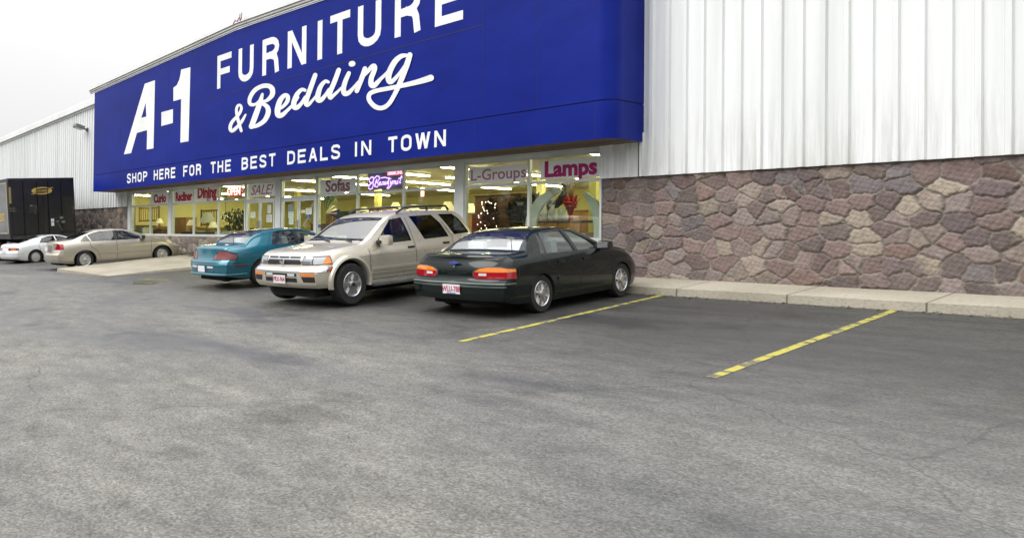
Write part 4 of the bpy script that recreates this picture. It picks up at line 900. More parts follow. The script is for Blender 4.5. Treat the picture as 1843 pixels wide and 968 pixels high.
for k, (px, s) in enumerate(((983, 1.0), (996, .9), (1006, .7), (1013, .75), (1022, .6))):
    p = at(px, 400, 14.4); b = bmesh.new(); lathe(b, [(.05*s, 0), (.09*s, .08*s), (.1*s, .2*s), (.05*s, .33*s), (.07*s, .38*s)], n=16)
    o = obj('vase', b, nmat('white_ceramic', (.62, .64, .6), .3), smooth=50); o.location = (p.x, 14.3+.05*(k % 2), Z_WALK+.99)
    tag(o, 'white vase on the display table, %s from the left' % ('first', 'second', 'third', 'fourth', 'fifth')[k], 'vase', 'white vases on the display table')
# dark horse figure
p = at(1004, 388, 14.55); t = thing('horse_figure', 'dark rearing horse figure on the display table', 'figurine', (p.x, 14.55, Z_WALK+.99))
b = bmesh.new(); tube(b, [(-.18, 0, .30), (-.05, 0, .36), (.08, 0, .46), (.16, 0, .62), (.20, 0, .74), (.10, 0, .78)], [.07, .09, .09, .06, .05, .03], 8)
tube(b, [(-.17, 0, .3), (-.2, 0, .14), (-.14, 0, 0)], [.05, .03, .02], 6); tube(b, [(.08, .02, .42), (.2, .02, .36), (.2, .02, .22)], [.04, .025, .02], 6); tube(b, [(-.22, 0, .32), (-.32, 0, .2), (-.3, 0, .05)], [.03, .03, .01], 6)
obj('body', b, nmat('bronze_dark', (.02, .015, .012), .4), t, smooth=60)
p = at(1027, 378, 14.5); t = thing('flower_arrangement', 'tall arrangement of red flowers right of the horse figure', 'flowers', (p.x, 14.5, Z_WALK+.99))
b = bmesh.new(); lathe(b, [(.05, 0), (.03, .12), (.08, .3), (.07, .3)], n=14); obj('vase', b, nmat('red_glass', (.3, .01, .03), .2), t, smooth=50)
b = bmesh.new(); leafball(b, (0, 0, .42), .18, 90, .06, 9); obj('petals', b, nmat('crimson_petal', (.35, .01, .04), .6), t)
b = bmesh.new()
for k in range(7): a = math.radians(60+k*10); tube(b, [(0, 0, .4), (.25*math.cos(a), 0, .4+.45*math.sin(a))], .008, 4)
obj('stem', b, M_wood, t)
p = at(1062, 360, 14.0); t = thing('arc_lamp', 'thin black floor lamp with a tilted shade at the right edge of the window', 'lamp', (p.x+.4, 14.0, Z_WALK+.005))
b = bmesh.new(); tube(b, [(.1, 0, 0), (.12, 0, 1.2), (.06, 0, 1.7), (-.1, 0, 2.0), (-.35, 0, 2.05)], .014, 6); tube(b, [(0, 0, 1.5), (.05, 0, 1.8), (.25, 0, 2.1)], .010, 6); obj('stand', b, M_black, t)
b = bmesh.new(); lathe(b, [(.16, -.14), (.13, -.1), (.04, 0), (.03, 0)]); b.transform(Matrix.Translation((-.35, 0, 2.07))); obj('lamp_shade', b, nmat('dark_shade', (.06, .05, .05), .6), t, smooth=40)
sofa('cream armchair low in the window beside the stone wall', 1042, 14.0, 1.2, noisy('cream_cloth', (.42, .38, .27), (.52, .48, .36), scale=6, rough=.9))
sofa('brown rounded armchair at the far right of the window', 1072, 13.85, .8, noisy('brown_leather', (.14, .085, .05), (.2, .12, .08), scale=6, rough=.5))
b = bmesh.new(); c_ = at(852, 348, 23.8); box(b, c_.x-.9, c_.x+.9, 24.4, 24.49, 2.3, 2.8); tag(obj('wall_picture', b, noisy('picture_print', (.20, .14, .16), (.34, .28, .30), scale=4, rough=.7)), 'wide small picture on the back wall above the rust armchair', 'picture')

# ------------------------------------------------------------------ floodlight on the left wall
p = at(157, 233, D-.1); t = thing('wall_floodlight', 'grey box floodlight fixed high on the left white wall', 'floodlight', (p.x, D-.10, p.z))
b = bmesh.new(); tube(b, [(0, .03, -.02), (-.02, -.22, .02)], .035, 8); rbox(b, (0, 0, -.02), (.16, .06, .16), .01); obj('bracket', b, nmat('bracket_grey', (.10, .10, .09), .5), t)
hd = bmesh.new(); rbox(hd, (0, 0, 0), (.44, .42, .16), .04, Matrix.Rotation(math.radians(-14), 3, 'X')); hd.transform(Matrix.Translation((-.02, -.38, .08)))
hdo = obj('lamp_head', hd, nmat('lamp_bronze', (.16, .16, .14), .5), t)
b = bmesh.new(); rbox(b, (0, 0, -.083), (.38, .34, .02), .006, None); b.transform(Matrix.Translation((-.02, -.38, .08)) @ Matrix.Rotation(math.radians(-14), 4, 'X')); obj('lens', b, nmat('frosted_lens', (.5, .52, .5), .2), hdo)

#__PART3__
# ------------------------------------------------------------------ vehicles
def pchip(keys):
    xs_ = np.array([k[0] for k in keys], float); ys_ = np.array([k[1] for k in keys], float)
    h = np.diff(xs_); d = np.diff(ys_)/h; m = np.zeros(len(xs_))
    for i in range(1, len(xs_)-1):
        if d[i-1]*d[i] > 0: w1, w2 = 2*h[i]+h[i-1], h[i]+2*h[i-1]; m[i] = (w1+w2)/(w1/d[i-1]+w2/d[i])
    m[0], m[-1] = d[0], d[-1]
    def f(x):
        x = min(max(x, xs_[0]), xs_[-1]); i = min(max(int(np.searchsorted(xs_, x))-1, 0), len(h)-1); t = (x-xs_[i])/h[i]
        return float((2*t**3-3*t**2+1)*ys_[i]+(t**3-2*t**2+t)*h[i]*m[i]+(-2*t**3+3*t**2)*ys_[i+1]+(t**3-t**2)*h[i]*m[i+1])
    return f
def loft(sp):
    """closed body surface as a bmesh: box topology, rounded ends, greenhouse included"""
    X0, X1 = sp['x0'], sp['x1']; zt, zb, bo, w_ = pchip(sp['top']), pchip(sp['belt']), pchip(sp['bottom']), pchip(sp['w']); wr = sp['wr']; zr = max(k[1] for k in sp['top'])
    xr, xf = pchip(sp['rear']), pchip(sp['front']); Lb = sp.get('blend', .8); rnd_r, rnd_f = sp.get('round', (.14, .22))
    keyx = sorted(set([k[0] for k in sp['top']] + list(np.linspace(X0, X1, 58))))
    xs_ = [keyx[0]]
    for x in keyx[1:]:
        if x-xs_[-1] > .022: xs_.append(x)
    xs_[-1] = X1
    NT, NL, NU = 7, 9, 7
    def section(x):
        T, B, Z0, W = zt(x), zb(x), bo(x), w_(x); B = min(B, T-.07)
        k = min(1, max(0, (T-B)/max(.01, zr-sp['beltz']))); we = W-.045        # width at shoulder
        wt = we+(min(wr, we)-we)*k
        r = min(.085, .04+.08*k); side = []
        for j in range(NL+1):
            t = j/NL; z = Z0+(B-Z0)*t
            prof = 1 - .045*max(0, (.35-t)/.35)**2 - .05*max(0, (t-.72)/.28)**2 + .0*math.sin(t*math.pi)
            side.append((W*prof, z))
        w0 = side[-1][0]
        ze = T-r
        for j in range(1, NU+1):
            t = j/NU; side.append((w0+(wt-w0)*(t**1.0)+.018*k*math.sin(math.pi*t), B+(ze-B)*t))
        for j in range(1, 4):
            a = math.pi/2*j/3; side.append((wt-r*1.1+r*1.1*math.cos(a), ze+(r*.72)*math.sin(a)))
        wt2 = side[-1][0]; zte = side[-1][1]
        top = [(wt2*(1-j/NT), zte+(T-zte)*(1-(1-j/NT)**2)) for j in range(1, NT+1)]
        bot = [(side[0][0]*(j/NT), Z0+.0) for j in range(NT)]
        return bot, side, top
    bm = bmesh.new(); rings = []; wmax = max(k[1] for k in sp['w'])
    def defx(x, y, z):
        dx = 0
        d0 = x-X0
        if d0 < Lb: dx += (xr(z)+rnd_r*(abs(y)/wmax)**3.2)*(1-d0/Lb)**2
        d1 = X1-x
        if d1 < Lb: dx -= (xf(z)+rnd_f*(abs(y)/wmax)**2.6)*(1-d1/Lb)**2
        return x+dx
    for x in xs_:
        bot, side, top = section(x)
        half = bot+side+top; full = half + [(-y, z) for y, z in half[-2:0:-1]]
        rings.append([bm.verts.new((defx(x, y, z), y, z)) for y, z in full])
    n = len(rings[0])
    for a, b in zip(rings, rings[1:]):
        for k in range(n): bm.faces.new((a[k], a[(k+1) % n], b[(k+1) % n], b[k]))
    ns = NL+NU+3+1; i0 = NT               # side verts: i0 .. i0+ns-1
    for ring, x in ((rings[0], X0), (rings[-1], X1)):
        rows = []
        for j in range(ns):
            vr = ring[i0+j]; vl = ring[(n-(i0+j)) % n]
            if j == 0: row = [ring[(i0-k) % n] for k in range(0, 2*NT+1)]
            elif j == ns-1: row = [ring[i0+j+k] for k in range(0, 2*NT+1)]
            else:
                y0_, z0_ = vr.co.y, vr.co.z
                # follow the crown of the upper edge a little
                row = [vr]+[bm.verts.new((defx(x, y0_*(1-k/NT), z0_), y0_*(1-k/NT), z0_)) for k in range(1, 2*NT)]+[vl]
            rows.append(row)
        for r1, r2 in zip(rows, rows[1:]):
            for k in range(2*NT): bm.faces.new((r1[k], r1[k+1], r2[k+1], r2[k]))
    bmesh.ops.recalc_face_normals(bm, faces=bm.faces[:]); bm.normal_update()
    return bm
def offset_bm(bm, d):
    b = bm.copy(); b.normal_update(); no = [v.normal.copy() for v in b.verts]
    for v, n_ in zip(b.verts, no): v.co += n_*d
    b.normal_update(); return b
VIEW = {'side': lambda a, b, r: Vector((a, r, b)), 'rear': lambda a, b, r: Vector((r, a, b)), 'top': lambda a, b, r: Vector((a, b, r))}
def prism(poly, view, r0, r1, grow=0.):
    c = sum((Vector(p) for p in poly), Vector((0, 0)))/len(poly)
    P = [Vector(p)+(Vector(p)-c).normalized()*grow for p in poly]
    b = bmesh.new(); A = [b.verts.new(VIEW[view](p.x, p.y, r0)) for p in P]; B = [b.verts.new(VIEW[view](p.x, p.y, r1)) for p in P]; n = len(P)
    b.faces.new(A); b.faces.new(B[::-1])
    for i in range(n): b.faces.new((A[i], B[i], B[(i+1) % n], A[(i+1) % n]))
    bmesh.ops.recalc_face_normals(b, faces=b.faces[:]); return b
def patch(base, poly, view, r0, r1, off=.006, th=.012, grow=0.):
    """piece of the body surface inside a convex prism, lifted by off"""
    b = offset_bm(base, off); pr = prism(poly, view, r0, r1, grow); pr.normal_update()
    planes = [(f.calc_center_median(), f.normal.copy()) for f in pr.faces]; pr.free()
    for co_, no_ in planes:
        g_ = b.verts[:]+b.edges[:]+b.faces[:]
        if not g_: break
        bmesh.ops.bisect_plane(b, geom=g_, dist=1e-5, plane_co=co_, plane_no=no_, clear_outer=True)
    if b.faces and th:
        bmesh.ops.recalc_face_normals(b, faces=b.faces[:])
        ref = b.faces[0]
        b.normal_update(); no = {v: v.normal.copy() for v in b.verts}
        ex = bmesh.ops.extrude_face_region(b, geom=b.faces[:])
        nv = [v for v in ex['geom'] if isinstance(v, bmesh.types.BMVert)]
        b.normal_update()
        # move the copy inward (towards the car's middle)
        for v in nv:
            c = Vector((v.co.x*.96+.04, 0, .6)); d = (c-v.co); k = min(no.items(), key=lambda kv: 0)[1] if False else None
            v.co += d.normalized()*th
        bmesh.ops.recalc_face_normals(b, faces=b.faces[:])
    return b
def apply_bool(o, cut_bm, op='DIFFERENCE', m=None):
    me = bpy.data.meshes.new('cut'); cut_bm.to_mesh(me); cut_bm.free()
    if m: me.materials.append(m)
    c = bpy.data.objects.new('cut', me); C.objects.link(c)
    md = o.modifiers.new('b', 'BOOLEAN'); md.object = c; md.operation = op; md.solver = 'EXACT'; md.use_hole_tolerant = True
    if m: md.material_mode = 'TRANSFER'
    dg = bpy.context.evaluated_depsgraph_get(); dg.update()
    nm = bpy.data.meshes.new_from_object(o.evaluated_get(dg)); o.modifiers.remove(md); old = o.data; o.data = nm; nm.name = old.name
    bpy.data.meshes.remove(old); bpy.data.objects.remove(c); bpy.data.meshes.remove(me)
def paint(name, col, flake=.35, rough=.32, film=.55, coat=.8, spec=.35):
    if name in MATS: return MATS[name]
    m = nmat(name, col, rough, flake, coat=coat, spec=spec); t = m.node_tree; b = t.nodes['Principled BSDF']
    n_ = t.nodes.new('ShaderNodeTexNoise'); n_.inputs['Scale'].default_value = 2.2; n_.inputs['Detail'].default_value = 7
    r = t.nodes.new('ShaderNodeMapRange'); r.inputs['To Min'].default_value = rough-.08; r.inputs['To Max'].default_value = rough+.14
    tc_ = t.nodes.new('ShaderNodeTexCoord'); t.links.new(tc_.outputs['Object'], n_.inputs['Vector']); t.links.new(n_.outputs['Fac'], r.inputs['Value']); t.links.new(r.outputs[0], b.inputs['Roughness'])
    # road film low on the panels
    sp_ = t.nodes.new('ShaderNodeSeparateXYZ'); t.links.new(tc_.outputs['Object'], sp_.inputs[0]); a = t.nodes.new('ShaderNodeMapRange'); a.inputs['From Min'].default_value = .15; a.inputs['From Max'].default_value = .6; a.inputs['To Min'].default_value = film; a.inputs['To Max'].default_value = 0.
    t.links.new(sp_.outputs['Z'], a.inputs['Value']); mu_ = t.nodes.new('ShaderNodeMath'); mu_.operation = 'MULTIPLY'; t.links.new(a.outputs[0], mu_.inputs[0]); t.links.new(n_.outputs['Fac'], mu_.inputs[1])
    mx_ = t.nodes.new('ShaderNodeMix'); mx_.data_type = 'RGBA'; mx_.inputs['A'].default_value = (*col, 1); mx_.inputs['B'].default_value = (.11, .10, .085, 1); t.links.new(mu_.outputs[0], mx_.inputs['Factor']); t.links.new(mx_.outputs['Result'], b.inputs['Base Color'])
    return m
M_tyre = noisy('tyre_rubber', (.011, .011, .012), (.024, .023, .022), scale=9, rough=.8)
M_alloy = noisy('alloy_wheel', (.50, .50, .50), (.62, .62, .61), scale=8, rough=.28, metal=.85); M_hubcap = noisy('plastic_hubcap', (.36, .36, .35), (.46, .46, .45), scale=8, rough=.45)
G_car = glassmat('car_glass', (.50, .58, .54), 1.75); G_dark = glassmat('tinted_car_glass', (.26, .30, .28), 1.55)
G_screen = glassmat('windscreen_glass', (.78, .84, .83), 2.7)
M_under = nmat('car_underbody', (.01, .01, .01), .9); M_inner = nmat('cabin_lining', (.10, .10, .10), .9)
M_lred = nmat('red_lens', (.34, .006, .016), .12, coat=1.); M_lor = nmat('orange_lens', (.75, .20, .01), .12, coat=1.); M_lwh = nmat('clear_lens', (.62, .64, .66), .08, coat=1.); M_head = nmat('headlamp_lens', (.42, .44, .46), .08, .6, coat=1.)
M_dred = nmat('dark_red_lens', (.16, .01, .018), .15, coat=1.)
def wheel(parent, c, r, side, style, zs, m, wd=.19):
    """side +1 = left (+y). c in final scaled local coords"""
    b = bmesh.new(); rr = r*(.66 if style != 'suv' else .60)
    lathe(b, [(rr*.98, -wd/2), (r*.93, -wd/2), (r*.985, -wd/2+.02), (r, -wd/2+.045), (r, wd/2-.045), (r*.985, wd/2-.02), (r*.93, wd/2), (rr*.98, wd/2-.004), (rr*.96, wd/2-.03), (rr*.9, wd/2-.04)], 'Y', 36)
    w_ = obj('wheel', b, M_tyre, parent, smooth=35); w_.location = c
    if side < 0: w_.rotation_euler = (0, 0, math.pi)
    yo = wd/2
    b = bmesh.new()
    lathe(b, [(rr, yo-.035), (rr, yo-.002), (rr*.97, yo+.003), (rr*.91, yo-.008), (rr*.89, yo-.06), (rr*.2, yo-.075), (.001, yo-.075)], 'Y', 36)
    if style == 'suv': n, w0, w1 = 6, .20, .26
    elif style == 'double': n, w0, w1 = 5, .10, .12
    elif style == 'six': n, w0, w1 = 6, .15, .20
    elif style == 'lace': n, w0, w1 = 18, .04, .04
    else: n, w0, w1 = 0, 0, 0
    for k in range(n):
        for q in ((-1, 1) if style == 'double' else (0,)):
            a = 2*math.pi*k/n + q*.17; ca, sa = math.cos(a), math.sin(a); hw0, hw1 = rr*w0/2*1.2, rr*w1/2*1.2
            if style == 'double': hw0 = hw1 = rr*.055
            pts = []
            for rad, hw, yy in ((rr*.16, hw0, yo-.012), (rr*.60, (hw0+hw1)/2*.9, yo-.004), (rr*.93, hw1, yo-.006)):
                pts.append([(ca*rad-sa*s*hw, yy-(.03 if l else 0), sa*rad+ca*s*hw) for s, l in ((-1, 0), (1, 0), (1, 1), (-1, 1))])
            vv = [[b.verts.new(p) for p in ring] for ring in pts]
            for r1, r2 in zip(vv, vv[1:]):
                for i in range(4): b.faces.new((r1[i], r1[(i+1) % 4], r2[(i+1) % 4], r2[i]))
            b.faces.new(vv[0][::-1]); b.faces.new(vv[-1])
    if style == 'cap':
        lathe(b, [(rr*.9, yo-.006), (rr*.84, yo+.006), (rr*.5, yo+.014), (.001, yo+.016)], 'Y', 36)
        for k in range(16):
            a = 2*math.pi*k/16; lathe(b, [(.009, yo+.004), (.009, yo+.0105), (.001, yo+.0105)], 'Y', 8, (math.cos(a)*rr*.72, 0, math.sin(a)*rr*.72))
    lathe(b, [(rr*.24, yo-.05), (rr*.24, yo+.002), (rr*.17, yo+.010), (.001, yo+.010)], 'Y', 20)
    bmesh.ops.recalc_face_normals(b, faces=b.faces[:])
    rim = obj('rim', b, m, w_, smooth=35)
    if style in ('suv', 'double', 'six', 'lace'):    # dark brake area behind the spokes
        b = bmesh.new(); lathe(b, [(rr*.885, yo-.058), (rr*.885, yo-.052), (.001, yo-.052)], 'Y', 30); obj('brake_disc', b, M_dark, w_)
    if style == 'suv':
        b = bmesh.new(); lathe(b, [(rr*.16, yo), (rr*.16, yo+.03), (rr*.12, yo+.036), (.001, yo+.036)], 'Y', 18); obj('hub_cap', b, M_black, w_)
    return w_
def seat(parent, x, y, zs, m):
    b = bmesh.new(); rbox(b, (x+.12, y, .56*zs), (.5, .46, .2*zs), .06); rbox(b, (x-.16, y, .86*zs), (.16, .46, .58*zs), .06, Matrix.Rotation(math.radians(-12), 3, 'Y')); rbox(b, (x-.24, y, 1.19*zs), (.10, .26, .17*zs), .045)
    return obj('seat', b, m, parent, smooth=50)
def build_car(sp):
    O = Vector((sp['X'], sp['Y'], 0)); O.z = .0000 + SX*O.x+SY*O.y+sp.get('dz', 0); yaw = math.radians(sp['yaw'])
    N = Vector((-SX, -SY, 1)).normalized(); fx = Vector((math.cos(yaw), math.sin(yaw), 0)); fx = (fx-N*fx.dot(N)).normalized(); fy = N.cross(fx)
    root = bpy.data.objects.new(sp['name'], None); C.objects.link(root); root.empty_display_size = .2
    root.matrix_world = Matrix(((fx.x, fy.x, N.x, O.x), (fx.y, fy.y, N.y, O.y), (fx.z, fy.z, N.z, O.z), (0, 0, 0, 1)))
    tag(root, sp['label'], sp['cat'])
    SL, ZS = sp['sl'], sp['zs']; SCM = Matrix.Diagonal((SL, 1, ZS, 1))
    base = loft(sp)
    mp = sp['paint']
    def put(name, b, m, parent=root, smooth=38, label=None):
        if not b.verts: b.free(); return None
        b.transform(SCM); o = obj(name, b, m, parent, smooth=smooth)
        if label: o['label'] = label
        return o
    # shell with windows and wheel wells
    body = obj('body', base.copy(), [mp], None)
    cav = offset_bm(base, -.045); me = bpy.data.meshes.new('c'); cav.to_mesh(me); cav.free(); co_ = bpy.data.objects.new('c', me); C.objects.link(co_)
    c0, c1 = sp['cabin']; bb = bmesh.new(); box(bb, c0, c1, -1.2, 1.2, .62, 2.2)
    # rear and front limits of the cabin are slanted by the windows; the intersect keeps the cavity inside the skin
    apply_bool(co_, bb, 'INTERSECT'); cb = bmesh.new(); cb.from_mesh(co_.data); bpy.data.objects.remove(co_)
    apply_bool(body, cb, 'DIFFERENCE', M_inner)
    for poly in sp['side_windows']:
        for s in (1, -1): apply_bool(body, prism(poly, 'side', s*.35, s*1.2), 'DIFFERENCE', M_black)
    for key in ('windscreen', 'rear_window'):
        poly, vw, r0, r1 = sp[key]; apply_bool(body, prism(poly, vw, r0, r1), 'DIFFERENCE', M_black)
    for xw in (0, sp['wb']):
        for s in (1, -1):
            b = bmesh.new(); lathe(b, [(.001, s*.46), (sp['arch'], s*.46), (sp['arch'], s*1.3), (.001, s*1.3)], 'Y', 40, (xw, 0, sp['archz'])); b.transform(Matrix.Diagonal((1, 1, 1, 1)))
            bmesh.ops.recalc_face_normals(b, faces=b.faces[:]); apply_bool(body, b, 'DIFFERENCE', M_under)
    body.parent = root; body.data.transform(SCM); body.data.shade_smooth(); body.data.set_sharp_from_angle(angle=math.radians(38))
    # glass
    for i, poly in enumerate(sp['side_windows']):
        for s in (1, -1): put('side_window', patch(base, poly, 'side', s*.35, s*1.2, -.010, 0, .014), sp.get('side_glass', [G_car]*9)[i])
    poly, vw, r0, r1 = sp['windscreen']; ws = put('windscreen', patch(base, poly, vw, r0, r1, -.008, 0, .014), sp.get('ws_glass', G_screen))
    poly, vw, r0, r1 = sp['rear_window']; rw = put('rear_window', patch(base, poly, vw, r0, r1, -.008, 0, .014), sp.get('rw_glass', G_screen))
    # panel gaps, mouldings, lamps
    for nm_, m, poly, vw, r0, r1, off, th in sp['patches']:
        if vw == 'side':
            for s in (1, -1): put(nm_, patch(base, poly, vw, s*r0, s*r1, off, th), m)
        elif vw == 'rear2':
            for s in (1, -1): put(nm_, patch(base, [(a*s, z) for a, z in poly], 'rear', r0, r1, off, th), m)
        else: put(nm_, patch(base, poly, vw, r0, r1, off, th), m)
    for line in sp['gaps']:
        for s in (1, -1):
            b = bmesh.new()
            for (a, b2) in zip(line, line[1:]):
                d = (Vector(b2)-Vector(a)).normalized()*.006; n_ = Vector((-d.y, d.x))*.95
                pb = patch(base, [Vector(a)-d+n_, Vector(b2)+d+n_, Vector(b2)+d-n_, Vector(a)-d-n_], 'side', s*.4, s*1.2, .0022, 0)
                me = bpy.data.meshes.new('t'); pb.to_mesh(me); pb.free(); b.from_mesh(me); bpy.data.meshes.remove(me)
            put('panel_gap', b, M_black, body)
    # wheels
    for xw in (0, sp['wb']):
        for s in (1, -1): wheel(root, (xw*SL, s*sp['track'], sp['wr_']*1.0), sp['wr_'], s, sp['rim'], ZS, sp.get('rim_mat', M_alloy), sp.get('tw', .19))
    # cabin
    b = bmesh.new(); box(b, c0*SL+.05, c1*SL-.05, -.62, .62, .621*ZS, .625*ZS); obj('cabin_floor', b, M_inner, root)
    for (x, y) in sp['seats']: seat(root, x*SL, y, ZS, sp['seat_mat'])
    if sp.get('bench'):
        xb2 = sp['bench']; b = bmesh.new(); rbox(b, (xb2*SL, 0, .80*ZS), (.18, 1.25, .46*ZS), .07, Matrix.Rotation(math.radians(-14), 3, 'Y'))
        for y in (-.36, .36): rbox(b, (xb2*SL-.1, y, 1.07*ZS), (.12, .30, .15*ZS), .05)
        obj('rear_seat', b, sp['seat_mat'], root, smooth=50)
    if sp.get('shelf'):
        u, v, zz = sp['shelf']; b = bmesh.new(); rbox(b, ((u+v)/2*SL, 0, zz*ZS), ((v-u)*SL, 1.2, .02), .006); obj('rear_shelf', b, sp['seat_mat'], root)  # pale shelf put in to brighten the rear window
    b = bmesh.new(); xd = sp['dash']; rbox(b, (xd*SL, 0, .86*ZS), (.4, 1.25, .14*ZS), .05); obj('dashboard', b, sp.get('dash_mat', M_inner), root, smooth=50)
    b = bmesh.new(); ring = [(xd*SL-.30-.1*math.sin(a)*.3, .36+.18*math.cos(a), (.90+.19*math.sin(a))*ZS) for a in np.linspace(0, 2*math.pi, 17)]; tube(b, ring, .014, 6, caps=False); tube(b, [(xd*SL-.3, .18, .9*ZS), (xd*SL-.3, .54, .9*ZS)], .014, 5); obj('steering_wheel', b, M_black, root, smooth=50)
    # mirrors
    for s in (1, -1):
        mx0, my0, mz0 = sp['mirror']; b = bmesh.new(); rbox(b, (mx0*SL, s*(my0+.085), mz0*ZS), (.13, .22, .13*sp.get('ms', 1)), .06); mo = obj('mirror', b, sp.get('mirror_mat', mp), root, smooth=50)
        b = bmesh.new(); rbox(b, (mx0*SL+.02, s*(my0-.02), (mz0-.03)*ZS), (.14, .10, .06), .02); obj('mirror_arm', b, M_black, mo, smooth=50)
        b = bmesh.new(); rbox(b, (mx0*SL-.062, s*(my0+.085), mz0*ZS), (.008, .17, .09), .003); obj('mirror_glass', b, M_chrome, mo)
    for s_ in sp.get('handles', ()):
        for s in (1, -1):
            hx, hz = s_; b = bmesh.new(); rbox(b, (hx*SL, s*(sp['hy']), hz*ZS), (.17, .03, .035), .012); obj('door_handle', b, sp.get('handle_mat', mp), root, smooth=50)
    # underbody
    b = bmesh.new(); rbox(b, ((sp['x0']+sp['x1'])/2*SL, 0, .24*ZS), ((sp['x1']-sp['x0'])*SL-.5, 1.1, .16*ZS), .04); obj('underbody', b, M_under, root)
    if sp.get('plate'):
        for (px_, pz, back, body_txt, extra, colr) in sp['plate']:
            pl = bpy.data.objects.new('number_plate', None)
            b = bmesh.new(); rbox(b, (0, 0, 0), (.006, .305, .155*ZS), .002); po = obj('number_plate', b, nmat('plate_white', (.72, .72, .74), .45), root); po.location = (px_*SL, 0, pz*ZS)
            if not back: po.rotation_euler = (0, 0, math.pi)
            if body_txt:
                o = text_mesh('plate_number', body_txt, .125*ZS, nmat('plate_ink_'+colr, (.40, .03, .07) if colr == 'red' else (.05, .06, .12), .6), po, .0012, .0022, sx=.70/ZS*.9)
                o.matrix_local = Matrix.Translation((-.0045, 0, -.002)) @ Matrix.Rotation(-math.pi/2, 4, 'Z') @ Matrix.Rotation(math.pi/2, 4, 'X')
            if extra:
                b = bmesh.new(); rbox(b, (-.0045, 0, -.066*ZS), (.004, .16, .02*ZS), .001); obj('plate_frame', b, nmat('plate_frame_blue', (.18, .22, .45), .5), po)
    base.free()
    return root, put
beige = paint('beige_champagne_paint', (.46, .425, .35), .55, .28); white_p = paint('white_car_paint', (.74, .75, .76), .0, .3)
teal = paint('teal_metallic_paint', (.009, .135, .190), .40, .26); green = paint('sedan_bottle_green', (.0016, .0062, .0056), .0, .22, .10, .42, .15); champ = paint('champagne_sport_utility_paint', (.60, .56, .46), .5, .27)
M_seatL = nmat('light_grey_cloth', (.62, .62, .64), .9); M_seatD = nmat('dark_grey_cloth', (.07, .07, .075), .9); M_seatB = nmat('beige_cloth', (.28, .25, .20), .9)
def ends(z_lo, rear_in, front_in): pass

